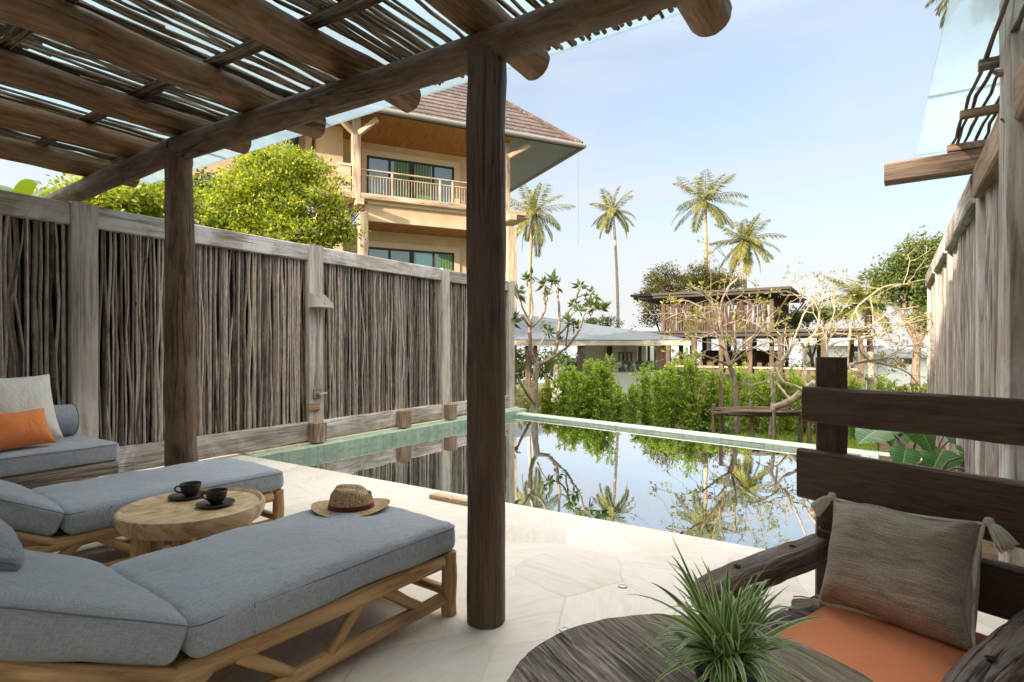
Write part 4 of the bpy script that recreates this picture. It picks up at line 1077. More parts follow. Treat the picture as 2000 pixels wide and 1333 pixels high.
# timber frame
for t_, z0, z1, w_ in ((0, 7.55, 11.08, .36), (7.02, 7.55, 11.0, .36), (.30, -1, 7.0, .38), (7.30, -1, 7.0, .46)):
    mb = MB(); mb.plank((t_, .0, z0), (t_, .0, z1), w_, w_, up=(0, 1, 0), seg=5, rough=.01, ch=.02); mb.build('post', M['vwood'], vl, False)
mb = MB(); mb.plank((-3.5, -.02, 7.70), (8.05, -.02, 7.70), .30, .24, seg=8, rough=.012, ch=.02); mb.build('floor_beam', M['vwood'], vl, False)
mb = MB(); mb.plank((.1, -.55, 7.36), (.1, 1.9, 7.36), .30, .26, seg=3, rough=.01, ch=.02); mb.build('cross_beam', M['vwood'], vl, False)
mb = MB(); mb.plank((7.1, -.75, 7.36), (7.1, 1.9, 7.36), .34, .30, seg=3, rough=.01, ch=.02); mb.build('cross_beam', M['vwood'], vl, False)
for t_, y_, dx in ((7.15, -.1, .95), (-.1, -.1, -.9), (.1, -.1, .75)):
    mb = MB(); mb.plank((t_, y_, 10.35), (t_ + dx, y_ - .35, 10.95), .2, .22, seg=3, rough=.01, ch=.02); mb.build('bracket', M['vwood'], vl, False)
vb('downpipe', (6.80, .25, 4.8), (.10, .10, 5.4), M['vtrim'])
# balustrade
bl = thing('x', None, None); bpy.data.objects.remove(bl)
mb = MB(); mb.plank((.1, -.02, 8.86), (7.0, -.02, 8.86), .09, .06, ch=.01); mb.plank((-3.4, -.02, 8.86), (-.72, -.02, 8.86), .12, .09, ch=.01)
ra = mb.build('balustrade', M['vwood'], vl, False)
mb = MB(); mb.plank((.1, -.02, 8.62), (7.0, -.02, 8.62), .06, .05, ch=.006); mb.plank((-3.4, -.02, 8.62), (-.72, -.02, 8.62), .06, .05, ch=.006)
for x in (1.55, 3.75, 4.35, 6.7): mb.box((x, -.02, 8.33), (.08, .08, 1.0), ch=.01)
mb.build('rail_posts', M['vwood'], ra, False)
mb = MB()
k = .18
while k < 6.95: mb.tube([(k, -.02, 7.82), (k, -.02, 8.62)], .012, 5, caps=False); k += .125
k = -3.35
while k < -.76: mb.tube([(k, -.02, 7.82), (k, -.02, 8.62)], .017, 5, caps=False); k += .125
mb.build('balusters', M['vwood'], ra, False)
vb('pedestal', (-.48, .1, 8.35), (.50, .45, 1.1), M['vrender']); vb('pedestal_cap', (-.48, .1, 8.95), (.58, .52, .10), M['vtrim'])
# roof with lapped courses
E0, E1, F0, F1, ZE, TP = -9.0, 10.85, -.78, 14.5, 11.22, math.tan(rad(43))
half = (F1 - F0) / 2
mb = MB(); NC = 22; rs = half / NC
for i in range(NC):
    a0, a1 = i * rs, (i + 1) * rs + .05
    z0, z1 = ZE + a0 * TP + .07, ZE + a1 * TP + .012
    sl = rs / math.cos(rad(43)); v0 = i * .36
    for (A_, B_, C_, D_) in (((E0, F0 + a0), (E1 - a0, F0 + a0), (E1 - a1, F0 + a1), (E0, F0 + a1)),
                             ((E1 - a0, F0 + a0), (E1 - a0, F1 - a0), (E1 - a1, F1 - a1), (E1 - a1, F0 + a1))):
        o_ = A_[0] + A_[1]; L = math.hypot(B_[0] - A_[0], B_[1] - A_[1]); h_ = (i % 2) * .21
        uv_ = [(h_, v0 + .01), (L + h_, v0 + .01), (L + h_, v0 + .35), (h_, v0 + .35)]
        mb.quad((*A_, z0), (*B_, z0), (*C_, z1), (*D_, z1), uv=uv_)
        mb.quad((*A_, z0 - .06), (*B_, z0 - .06), (*B_, z0), (*A_, z0), uv=[(h_, v0), (L + h_, v0), (L + h_, v0 + .02), (h_, v0 + .02)])
rf = mb.build('roof', M['rooftile'], vl, False, smooth=False)
mb = MB(); mb.tube([(E1 - k * .5, F0 + k * .5, ZE + k * .5 * TP + .09) for k in range(15)], .13, 8); mb.build('hip_ridge', M['rooftile'], rf, False)
mb = MB(); mb.tube([(E0, F0 - .06, ZE - .03), (E1 + .08, F0 - .06, ZE - .03)], .12, 10); mb.tube([(E1 + .08, F0 - .1, ZE - .03), (E1 + .08, F1, ZE - .03)], .12, 10); mb.build('gutter', M['gutter'], vl, False)
mb = MB(); mb.box(((E0 + E1) / 2, F0 + .06, ZE - .05), (E1 - E0, .04, .22)); mb.box((E1 - .06, (F0 + F1) / 2, ZE - .05), (.04, F1 - F0 - .1, .22)); mb.build('fascia_board', M['shade_soffit'], vl, False)
mb = MB(); mb.tube([(10.7, F0 + .1, 11.05), (10.71, F0 + .1, 8.5), (10.7, F0 + .1, 6.3)], .010, 5); mb.build('rain_chain', M['rope'], vl, False)

# ------------------------------------------------------------------ open pavilion with the pale roof
def mk_proof():
    t = NT('pale_metal_roof_sheet'); o = t.obj()
    g = t.noise(o, .55, 5, .65, .6)
    col = t.ramp(g, [(.4, (.115, .135, .15)), (.56, (.145, .168, .185)), (.64, (.13, .12, .10)), (.72, (.11, .095, .068))])
    return t.done(t.bsdf(col, .7, None, .2))
M['proof'] = mk_proof()
M['concrete'] = plain('weathered_concrete', (.36, .32, .27), .9, .2, .25, 3)
M['white'] = plain('white_plaster', (.78, .77, .74), .8, .2, .05, 2)
M['brown'] = wood('brown_pavilion_timber', (.045, .028, .018), (.10, .064, .042), (.16, .11, .075), 10, 1.2, .3, .7)  # colour darkened to carry the shade on the pavilion timber
def mk_gabion():
    t = NT('grey_stone_cobble'); o = t.obj()
    v = t.n('ShaderNodeTexVoronoi'); v.inputs['Scale'].default_value = 7; t.l(o, v.inputs['Vector'])
    sc = t.n('ShaderNodeSeparateColor'); t.l(v.outputs['Color'], sc.inputs[0])
    col = t.ramp(sc.outputs[0], [(0, (.22, .25, .27)), (1, (.50, .53, .54))])
    col = t.mix(col, (.07, .07, .07), t.ramp(v.outputs['Distance'], [(.4, (0, 0, 0)), (.62, (.9, .9, .9))]))
    return t.done(t.bsdf(col, .9, None, .2))
M['gabion'] = mk_gabion()
k1 = PD(1180, 677, 22)
pv = thing('open_pavilion', 'low open pavilion with pale sheet roof and dark posts behind the hedge', 'pavilion', (k1.x, k1.y, 0))
def pbox(n, px0, px1, y0, y1, d, depth, m, par):
    """box facing the camera, given by its picture rectangle at depth d"""
    a, b = PD(px0, y0, d), PD(px1, y1, d)
    c = (a + b) / 2 + FW * (depth / 2)
    mb = MB(); mb.box(c, (abs((b - a).dot(RT)), depth, abs(a.z - b.z)), R=Matrix.Rotation(YAW, 3, 'Z'))
    return mb.build(n, m, par)
eL, eC, rK, rA = PD(940, 664, 22), PD(1351, 664, 22), PD(1276, 651, 24.5), PD(965, 606, 26.5)
mb = MB()
mb.add([eL, eC, rK, rA], [(0, 1, 2, 3)]); bk = FW * 4.2
mb.add([eC, eC + FW * 5.2 - RT * .3, rK], [(0, 1, 2)]); mb.add([eC + FW * 5.2 - RT * .3, eL + FW * 9, rA, rK], [(0, 1, 2, 3)])
mb.build('roof', M['proof'], pv, smooth=False)
pbox('fascia', 940, 1350, 664.6, 675, 22.03, .14, M['concrete'], pv)
for a, b in ((1026, 1036), (1042, 1050), (1129, 1142), (1281, 1298)): pbox('post', a, b, 675.5, 800, 22.25, .3, M['brown'], pv)
for a, b in ((1248, 1253), (1266, 1270)): pbox('post', a, b, 676, 712, 25.4, .15, M['brown'], pv)
pbox('back_wall', 1142, 1282, 672, 760, 27.5, .2, M['white'], pv); pbox('panel', 1222, 1244, 676, 706, 27.3, .08, M['grey'], pv); pbox('panel', 1252, 1262, 676, 705, 27.3, .08, M['grey'], pv); pbox('panel', 1186, 1196, 676, 700, 27.3, .08, M['brown'], pv)
pbox('stone_counter', 1195, 1283, 706, 727, 23.6, .7, M['gabion'], pv); pbox('counter_base', 1190, 1290, 727.3, 800, 23.65, .6, M['white'], pv)
pbox('stone_counter', 1083, 1130, 708, 744, 24.2, .6, M['gabion'], pv); pbox('counter_base', 1076, 1132, 744.5, 800, 24.2, .6, M['white'], pv)
st = None
for i, px in enumerate((1213, 1229)):
    c = PD(px, 706, 26.2); c.z = 0
    s_ = thing('bar_stool', ('x', 'x')[0], 'stool', (c.x, c.y, 0), YAW, 'stools under the pale pavilion roof')
    s_['label'] = ('left bar stool of the pair under the pale pavilion roof', 'right bar stool of the pair under the pale pavilion roof')[i]
    z1, z0 = .98, .2
    mb = MB(); mb.lathe([(0, z1), (.16, z1), (.17, z1 - .03), (0, z1 - .05)], n=14); mb.build('seat', M['brown'], s_, False)
    for q in range(4):
        a = rad(45 + 90 * q); mb = MB(); mb.tube([(math.cos(a) * .12, math.sin(a) * .12, z1 - .04), (math.cos(a) * .22, math.sin(a) * .22, -.9)], .02, 6); mb.build('leg', M['brown'], s_, False)

# ------------------------------------------------------------------ tower bar with dark flat roofs
M['darkroof'] = plain('dark_bitumen_roof', (.055, .045, .04), .7, .3, .25, 2)
M['clad'] = wood('bleached_branch_cladding', (.07, .045, .03), (.155, .105, .075), (.26, .195, .145), 20, 2, .4, .8, .8, .5)
cA, cB, cD = PD(1544, 559, 30), PD(1231, 576, 35), PD(1577, 583, 37.6)
for q in (cB, cD): q.z = cA.z
eu, ev = (cB - cA), (cD - cA); lu, lv = eu.length, ev.length; eu.normalize(); ev.normalize()
tw = thing('tower_bar', 'dark flat roofed timber bar with branch clad upper storey beyond the hedge', 'pavilion', (cA.x, cA.y, 0))
def uvp(u, v, z): return V((cA.x, cA.y, 0)) + eu * u + ev * v + V((0, 0, z))
def slab(n, u0, u1, v0, v1, z0, z1, m, tilt=0):
    q = [uvp(u0, v0, 0), uvp(u1, v0, 0), uvp(u1, v1, 0), uvp(u0, v1, 0)]
    vs = [p + V((0, 0, z0)) for p in q] + [p + V((0, 0, z1)) for p in q]
    mb = MB(); mb.add(vs, [(0, 3, 2, 1), (4, 5, 6, 7), (0, 1, 5, 4), (1, 2, 6, 5), (2, 3, 7, 6), (3, 0, 4, 7)], None)
    return mb.build(n, m, tw, smooth=False)
slab('roof', 0, lu, 0, lv, cA.z - .14, cA.z, M['darkroof']); slab('ceiling', .15, lu - .15, .15, lv - .15, cA.z - .30, cA.z - .142, M['darkroof'])
u0, u1, v0, v1 = 1.1, lu - 1.7, 1.3, lv - 1.3
zt_, zb_ = cA.z - .31, 2.16
mb = MB()
def clad(a, b, n):
    for i in range(n):
        f = (i + rnd() * .6) / n; p = a.lerp(b, f); tl = ru(-.35, .35) if rnd() < .55 else ru(-.08, .08)
        q = p + (b - a).normalized() * tl
        t0 = 0 if rnd() < .8 else ru(0, .5); t1 = 1 if rnd() < .75 else ru(.5, 1)
        A_ = V((p.x, p.y, zb_)); B_ = V((q.x, q.y, zt_ - .02))
        off = V((ru(-.05, .05), ru(-.05, .05), 0))
        mb.tube([A_.lerp(B_, t0) + off, A_.lerp(B_, (t0 + t1) / 2) + off + V((ru(-.05, .05), ru(-.05, .05), 0)), A_.lerp(B_, t1) + off], [.055, .045, .035], 5)
q0, q1, q2 = uvp(u0, v0, 0), uvp(u1, v0, 0), uvp(u0, v1, 0)
M['clad_shade'] = wood('shaded_branch_cladding', (.04, .026, .018), (.09, .06, .042), (.16, .115, .085), 20, 2, .4, .8, .8, .6)  # darker copy of the cladding with the tower's shade painted in
clad(q0, q1, 135); clad(q0, q2, 70); mb.build('branch_cladding', M['clad_shade'], tw)
for u, v in ((u0, v0), (u1, v0), (u0, v1), (u1, v1)):
    mb = MB(); mb.plank(uvp(u, v, -1.6), uvp(u, v, zt_), .22, .22, up=(1, 0, 0), ch=.01); mb.build('corner_post', M['brown'], tw)
for a, b in (((u0, v0), (-.0, .2)), ((u1, v0), (lu - .3, .3)), ((u0, v1), (.2, lv - .2))):
    mb = MB(); mb.tube([uvp(*a, 2.7), uvp(*b, cA.z - .3)], .05, 6); mb.build('strut', M['brown'], tw)
slab('lower_roof', -3.6, lu - .2, -1.1, lv + 1.2, 2.0, 2.14, M['darkroof']); slab('lower_ceiling', -3.4, lu - .4, -.9, lv + 1, 1.80, 1.998, M['darkroof'])
for u in (-3.2, -1.6, .4, 1.9, 3.4, 4.9, 6.4, 8.2, 9.8):
    for v in (-.7, 3.6):
        mb = MB(); mb.plank(uvp(u + (.5 if v > 0 else 0), v, -1.7), uvp(u + (.5 if v > 0 else 0), v, 1.8), .26, .24, up=(1, 0, 0), ch=.01); mb.build('post', M['brown'] if (u * 10) % 3 else M['clad'], tw)
slab('counter', -3.1, lu - 1, -.55, -.1, -1.6, .05, M['brown']); slab('counter_top', -3.2, lu - .9, -.7, 0, .052, .14, M['vwood'])
slab('deck_platform', -3.6, lu, -1, lv + 1, -1.9, -1.3, M['concrete'])
slab('bar_back', 1.0, 6.0, 5.0, 5.2, -1.3, 1.0, M['brown'])
# pale hut roofs towards the beach
def hut(lbl, px0, px1, y0, y1, d, m, dp):
    c = PD((px0 + px1) / 2, y1, d); h_ = thing('beach_hut', lbl, 'hut', (c.x, c.y, c.z))
    pbox('wall', px0 + 8, px1 - 8, (y0 + y1) / 2, y1 + 60, d + .4, dp, M['white'], h_)
    a, b = PD(px0, (y0 + y1) / 2, d), PD(px1, (y0 + y1) / 2, d); up = V((0, 0, PD(px0, y0, d).z - a.z))
    mb = MB(); r0, r1 = a.lerp(b, .08) + up + FW * dp * .5, a.lerp(b, .92) + up + FW * dp * .5
    mb.add([a, b, r1, r0], [(0, 1, 2, 3)]); mb.add([a + FW * dp * 1.2, b + FW * dp * 1.2, r1, r0], [(1, 0, 3, 2)]); mb.add([a, r0, a + FW * dp * 1.2], [(0, 1, 2)]); mb.add([b, r1, b + FW * dp * 1.2], [(0, 2, 1)])
    mb.build('roof', m, h_, smooth=False)
    pbox('window', px0 + (px1 - px0) * .35, px0 + (px1 - px0) * .55, (y0 + y1) / 2 + 3, (y0 + y1) / 2 + 12, d + .37, .02, M['iron'], h_)
hut('white beach hut with a pale flat roof beyond the tower bar', 1610, 1735, 650, 700, 44, M['white'], 4)
hut('low hut with a grey roof next to the right wall by the sea', 1725, 1840, 682, 716, 40, M['proof'], 4)

# ------------------------------------------------------------------ trees and plants
LM = {
 'lit': leafmat('sunny_tree_leaves', [(.055, .09, .01), (.14, .20, .016), (.26, .31, .024), (.42, .41, .045)], .48),  # darkest and yellowest leaf tones paint in gap shade and backlight
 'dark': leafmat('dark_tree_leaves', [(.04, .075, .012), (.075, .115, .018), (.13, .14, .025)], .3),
 'olive': leafmat('olive_tree_leaves', [(.06, .08, .012), (.12, .12, .02), (.20, .15, .03), (.16, .15, .02)], .35),
 'hedge': leafmat('hedge_leaves', [(.10, .19, .024), (.20, .33, .04), (.31, .42, .055), (.42, .48, .09)], .42),  # leaf colours raised to stand in for sunlight on the hedge
 'yellow': leafmat('yellow_green_leaves', [(.16, .24, .02), (.26, .30, .03), (.34, .33, .04)], .4),
 'palm': leafmat('palm_fronds', [(.07, .10, .015), (.12, .145, .02), (.19, .175, .03), (.25, .19, .05)], .3, .4),
 'frangi': leafmat('frangipani_leaves', [(.035, .07, .014), (.06, .10, .02), (.10, .13, .03)], .3, .3),
 'frangiy': leafmat('pale_frangipani_leaves', [(.14, .17, .03), (.22, .22, .05), (.28, .22, .07)], .4, .4),
 'banana': leafmat('banana_leaves', [(.06, .11, .014), (.10, .16, .02), (.17, .19, .03)], .4, .35)}
M['bark'] = wood('grey_brown_bark', (.10, .07, .05), (.22, .16, .115), (.34, .26, .19), 20, 6, .6, .85, .8, .2)
M['pbark'] = wood('palm_bark', (.17, .12, .085), (.36, .28, .21), (.46, .37, .29), 3, 14, .6, .85, .4, .15)
M['fbark'] = wood('frangipani_bark', (.11, .08, .055), (.24, .185, .135), (.34, .275, .205), 14, 5, .4, .75, .6, .15)
M['palebark'] = wood('pale_frangipani_bark', (.18, .13, .09), (.40, .31, .22), (.52, .43, .33), 14, 5, .4, .75, .6, .15)
def rdir():
    while 1:
        v = V((ru(-1, 1), ru(-1, 1), ru(-1, 1)))
        if .05 < v.length < 1: return v.normalized()
def crown(mb, blobs, ncl, per, L, W, spread, droop=.2, shell=2.4):
    wts = [b[1].x * b[1].y * b[1].z for b in blobs]; pts = []
    for k in range(ncl):
        c, r = random.choices(blobs, wts)[0]
        d = rdir(); q = d * (rnd() ** (1 / shell))
        pt = c + V((q.x * r.x, q.y * r.y, q.z * r.z)); pts.append(pt)
        for j in range(int(per * ru(.4, 1.5))):
            p = pt + V((random.gauss(0, spread), random.gauss(0, spread), random.gauss(0, spread * .7)))
            dd = d * .6 + rdir() * .9 - V((0, 0, droop)); nn = V((0, 0, .9)) + d * .5 + rdir() * .8
            s_ = ru(.6, 1.25); mb.leaf(p, dd, nn.normalized(), L * s_, W * s_)
    return pts
def tree(name, label, group, base, blobs, trunk_r, ncl, per, L, W, spread, mat, shell=2.4, twigs=26):
    t = thing(name, label, 'tree', base, 0, group)
    base = V(base); top = sum((b[0] for b in blobs), V((0, 0, 0))) / len(blobs)
    mb = MB(); fk = base.lerp(top, .45)
    mb.tube([base - V((0, 0, .3)), base.lerp(fk, .5) + V((ru(-.1, .1), ru(-.1, .1), 0)), fk], [trunk_r * 1.2, trunk_r, trunk_r * .8], 10, jit=.06)
    for c, r in blobs:
        m_ = fk.lerp(c, .5) + rdir() * .25 * r.length * .3
        mb.tube([fk, m_, c], [trunk_r * .6, trunk_r * .4, trunk_r * .15], 7)
        for k in range(max(2, twigs // len(blobs))):
            d = rdir(); e = c + V((d.x * r.x, d.y * r.y, abs(d.z) * r.z)) * .85
            mb.tube([m_.lerp(c, rnd()), c.lerp(e, .5) + rdir() * .1, e], [trunk_r * .2, trunk_r * .11, trunk_r * .05], 4, caps=False)
    mb.build('trunk', M['bark'], t)
    mb = MB(); crown(mb, blobs, ncl, per, L, W, spread, shell=shell); mb.build('crown', mat, t, angle=180)
    return t
def blob(px, py, d, rx, ry, rz): return (PD(px, py, d), V((rx, ry, rz)))
G1 = 'trees behind the left fence'
b0 = PD(560, 677, 13.5); b0.z = -.55
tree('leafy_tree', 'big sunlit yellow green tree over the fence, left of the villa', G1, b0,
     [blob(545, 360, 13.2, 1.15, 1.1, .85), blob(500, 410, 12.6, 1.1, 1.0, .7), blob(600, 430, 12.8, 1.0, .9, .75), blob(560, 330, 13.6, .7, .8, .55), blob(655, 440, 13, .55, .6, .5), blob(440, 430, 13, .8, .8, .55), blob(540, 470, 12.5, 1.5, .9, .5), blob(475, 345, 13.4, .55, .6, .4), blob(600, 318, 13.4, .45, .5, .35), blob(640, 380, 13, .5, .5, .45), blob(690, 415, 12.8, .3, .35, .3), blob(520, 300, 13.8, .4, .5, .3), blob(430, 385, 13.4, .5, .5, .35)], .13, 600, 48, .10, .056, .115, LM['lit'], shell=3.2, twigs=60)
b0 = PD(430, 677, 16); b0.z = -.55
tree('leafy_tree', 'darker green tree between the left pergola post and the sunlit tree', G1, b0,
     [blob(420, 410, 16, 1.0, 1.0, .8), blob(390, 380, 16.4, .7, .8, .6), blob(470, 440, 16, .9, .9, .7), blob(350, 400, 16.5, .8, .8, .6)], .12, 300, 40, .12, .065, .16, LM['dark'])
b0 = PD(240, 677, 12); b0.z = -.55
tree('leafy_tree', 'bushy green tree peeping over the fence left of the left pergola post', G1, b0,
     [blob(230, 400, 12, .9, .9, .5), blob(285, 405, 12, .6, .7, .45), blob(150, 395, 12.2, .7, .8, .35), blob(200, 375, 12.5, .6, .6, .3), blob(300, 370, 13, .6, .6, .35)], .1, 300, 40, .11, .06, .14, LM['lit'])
# banana plant far left
bb = PD(25, 677, 10.5); bb.z = -.55
bn = thing('banana_plant', 'broad leaved banana plant above the fence at its left end', 'plant', bb)
mb = MB(); mb.tube([bb, bb + V((0, 0, 4.1))], [.12, .08], 10); mb.build('trunk', M['bark'], bn)
mb = MB()
for k in range(20):
    a = k * 2.4; p = bb + V((0, 0, ru(3.7, 4.15))); h = V((math.cos(a), math.sin(a), 0)); el = rad(ru(40, 80)); L = ru(1.0, 1.6); pts = []; ws = []; nr = []
    for i in range(10):
        f = i / 9; pts.append(p.copy()); e = el - 1.7 * f * f; d = h * math.cos(e) + V((0, 0, math.sin(e)))
        nr.append(-h * math.sin(e) + V((0, 0, math.cos(e)))); ws.append(.015 + .125 * math.sin(min(1, f * 1.1) * 3.0) ** .7 * (f > .12)); p += d * L / 9
    mb.strip(pts, ws, nr)
mb.build('leaves', LM['banana'], bn, angle=180)
G2 = 'trees beyond the pavilions'
def far_tree(lbl, base_px, d, blobs, n, mat=LM['olive'], tr_=.14, L=.17):
    b_ = PD(base_px, 677, d); b_.z = terrain_z(b_.x, b_.y)
    return tree('leafy_tree', lbl, G2, b_, blobs, tr_, n, 34, L, L * .55, .2, mat)
far_tree('round olive tree behind the left end of the dark flat roof', 1300, 42, [blob(1300, 545, 42, 1.5, 1.5, 1.2), blob(1285, 575, 41, 1.6, 1.6, 1.0), blob(1275, 610, 40, 1.0, 1.2, 1.1), blob(1325, 560, 42, 1.0, 1, 1.0)], 250)
far_tree('wide thin tree behind the middle of the dark flat roof', 1390, 44, [blob(1385, 550, 44, 1.6, 1.5, 1.1), blob(1350, 545, 44, .9, 1, .9), blob(1425, 555, 44, 1.1, 1.2, .8), blob(1370, 525, 44, .8, .9, .5)], 240)
far_tree('big dark leaved tree against the right wall', 1790, 24, [blob(1795, 515, 24, 1.1, 1.2, .9), blob(1750, 540, 24, .9, .9, .75), blob(1835, 500, 24, 1.2, 1.1, .9), blob(1810, 570, 24, 1.2, 1.1, .75), blob(1740, 575, 24, .6, .7, .5), blob(1790, 475, 24.4, .6, .6, .35), blob(1830, 620, 23, .8, .8, .7)], 430, LM['dark'], .16, .15)
far_tree('low flat topped tree right of the branch clad tower', 1590, 38, [blob(1575, 615, 38, 1.5, 1.2, .5), blob(1620, 612, 38, 1.4, 1.2, .5), blob(1545, 630, 38, 1.0, 1.0, .5)], 170, LM['dark'])
far_tree('distant low tree behind the pale pavilion roof', 1165, 50, [blob(1150, 640, 50, 1.6, 1.2, .8), blob(1185, 632, 50, 1.3, 1.2, .6)], 110, LM['dark'])

def palm(label, crown_px, base_px, d, L, nf, seed, seg=24, tr_=.16, base_d=None, lean=None, lo=-50):
    random.seed(seed)
    top = PD(crown_px[0], crown_px[1], d); base = PD(base_px, 677, base_d or d); base.z = terrain_z(base.x, base.y) - .2
    t = thing('coconut_palm', label, 'palm', base, 0, 'coconut palms against the sky')
    mb = MB(); n = 14; pts = []; mid = base.lerp(top, .5) + RT * (lean if lean is not None else ru(-.3, .3))
    for i in range(n):
        f = i / (n - 1); pts.append(base * (1 - f) ** 2 + mid * 2 * f * (1 - f) + top * f * f)
    mb.tube(pts, [tr_ * (1.25 - .45 * i / n) for i in range(n)], 10, jit=.04); mb.build('trunk', M['pbark'], t)
    mb = MB()
    for k in range(nf):
        a = k * 2.39996 + ru(-.2, .2); h = V((math.cos(a), math.sin(a), 0)); f0 = k / nf
        el = rad(84 - (84 - lo) * f0 ** .9 + ru(-8, 8)); LL = L * ru(.85, 1.05) * (.8 if f0 < .1 else 1); bend = ru(.45, .85) if f0 < .4 else ru(.7, 1.2) * (1.0 if f0 < .65 else .65)
        p = top + h * .08 + V((0, 0, ru(-.1, .15))); pts = []; up = []
        for i in range(seg + 1):
            f = i / seg; pts.append(p.copy()); e = max(el - bend * f ** 1.5 * 1.2, rad(-86)); dv = h * math.cos(e) + V((0, 0, math.sin(e)))
            up.append((-h * math.sin(e) + V((0, 0, math.cos(e))), dv)); p += dv * LL / seg
        mb.tube(pts, [.035 * (1 - .85 * i / seg) for i in range(seg + 1)], 4, caps=False)
        sdv = V((-h.y, h.x, 0))
        for i in range(2, seg + 1):
            f = i / seg; ll = LL * .29 * math.sin(math.pi * min(1, .12 + .84 * f)) ** .6 * ru(.8, 1.15)
            for sg in (-1, 1):
                for hf in (0, .5):
                    q = pts[i] if not hf else pts[i].lerp(pts[i - 1], .5)
                    dd = sdv * sg * .75 + up[i][1] * ru(.45, .75) + V((0, 0, -ru(.25, .7) - .35 * f0)) + up[i][0] * .15
                    mb.leaf(q, dd, up[i][0] + rdir() * .3, ll, .065)
    mb.build('crown', LM['palm'], t, angle=180)
    mb = MB()
    for k in range(9):
        a = k * .7; r_ = ru(.14, .24); c = top + V((math.cos(a) * .2, math.sin(a) * .2, -ru(.15, .4)))
        tmp = MB(); tmp.lathe([(0, -.13), (.08, -.1), (.11, 0), (.08, .1), (0, .13)], c, 8); mb.add(tmp.v, tmp.f, tmp.uv)
    mb.build('coconuts', M['bark'], t)
palm('coconut palm beside the villa corner, its crown partly behind the villa', (1041, 415), 1034, 48, 3.5, 22, 3, lo=-75, lean=-.4)
palm('slim coconut palm with a small crown and the longest bare trunk', (1197, 412), 1205, 50, 2.7, 18, 5, tr_=.13, lo=-62, lean=.5)
palm('tallest coconut palm with the widest crown above the dark roof', (1377, 393), 1387, 48, 3.8, 19, 8, tr_=.17, lo=-42, lean=-.1)
palm('shorter coconut palm just right of the tallest palm', (1455, 470), 1452, 46, 3.0, 24, 12, tr_=.15, lo=-66, lean=.1)
palm('low coconut palm among branches left of the dark tree', (1690, 590), 1700, 30, 2.3, 20, 15, tr_=.15, lo=-40)
palm('coconut palm high over the right wall, frond tips showing by the glass', (1925, -60), 2100, 26, 2.6, 26, 21, base_d=26, lean=1.0)
random.seed(90)

# ------------------------------------------------------------------ hedge shrubs
def make_shrub(seed, H, mat):
    random.seed(seed)
    t = thing('hedge_shrub', 'x', 'shrub', (0, 0, 0), 0, 'feathery green shrubs in the hedge behind the pool')
    mb = MB(); stems = []
    for k in range(9):
        a = ru(0, 6.28); r = ru(.02, .22); hh = H * ru(.72, 1.05); p0 = V((math.cos(a) * r * .4, math.sin(a) * r * .4, 0)); p1 = V((math.cos(a) * r * 1.2, math.sin(a) * r * 1.2, hh))
        mb.tube([p0, p0.lerp(p1, .5) + rdir() * .03, p1], [.012, .009, .004], 5, caps=False); stems.append((p0, p1))
    mb.build('stems', M['bark'], t, False)
    mb = MB()
    for p0, p1 in stems:
        for j in range(58):
            f = ru(.04, 1.0); q = p0.lerp(p1, f); w = .33 * (1 - .72 * f ** 1.6)
            d = rdir(); d.z = abs(d.z) * .8; e = q + V((d.x * w, d.y * w, d.z * w * .8)) * ru(.35, 1.1)
            for m_ in range(9):
                g = ru(.1, 1); pp = q.lerp(e, g) + rdir() * .022
                mb.leaf(pp, (e - q).normalized() * .6 + rdir() * .9 + V((0, 0, .25)), (V((0, 0, 1)) + rdir() * .8).normalized(), ru(.045, .085), ru(.018, .03))
    mb.build('foliage', mat, t, False, angle=180)
    return t
protos = [make_shrub(1, 1.35, LM['hedge']), make_shrub(2, 1.5, LM['hedge']), make_shrub(3, 1.25, LM['hedge']), make_shrub(4, 1.2, LM['yellow'])]
random.seed(44)
spots = []
for i, px in enumerate([1072, 1100, 1128, 1150, 1178, 1205, 1232, 1262, 1292, 1318, 1348, 1378, 1408, 1440, 1472, 1504, 1536, 1568, 1600, 1640, 1680, 1720, 1762, 1800]):
    f = (px - 1072) / 728; d = 12.6 - 1.6 * f + (.25 if i % 2 else -.2)
    s_ = [.95, 1.0, 1.12, 1.2, 1.12, .88, .80, .98, 1.06, 1.12, 1.2, 1.08, 1.04, 1.0, 1.0, 1.05, .95, 1.0, 1.0, .95, 1.0, .95, 1.0, .95][i]
    spots.append((px, d, s_, 3 if i in (0, 22, 23) else i % 3))
used = set()
hl = ['bright yellow green shrub at the left end of the hedge', 'low hedge shrub right beside the yellow green end shrub', 'hedge shrub under the left dark post of the pale pavilion', 'tallest full hedge shrub in front of the pale pavilion', 'full hedge shrub just right of the tallest shrub', 'short hedge shrub where the white counter shows above', 'shortest hedge shrub below the stone counter', 'hedge shrub below the right end of the stone counter', 'hedge shrub under the right corner post of the pale pavilion', 'hedge shrub below the right tip of the pale roof', 'tall hedge shrub left of the two stick platform posts', 'hedge shrub directly left of the middle frangipani trunk', 'hedge shrub directly behind the middle frangipani trunk', 'hedge shrub between middle frangipani trunk and the forked trunk', 'hedge shrub left of the forked right frangipani trunk', 'hedge shrub behind the forked right frangipani trunk', 'hedge shrub just left of the armchair post', 'hedge shrub partly hidden by the left edge of the armchair post', 'hedge shrub behind the armchair post, mostly hidden', 'hedge shrub just right of the armchair post', 'hedge shrub second right of the armchair post', 'green hedge shrub midway between the armchair post and the right wall', 'yellowish shrub one place left of the right wall', 'yellowish shrub touching the right wall']
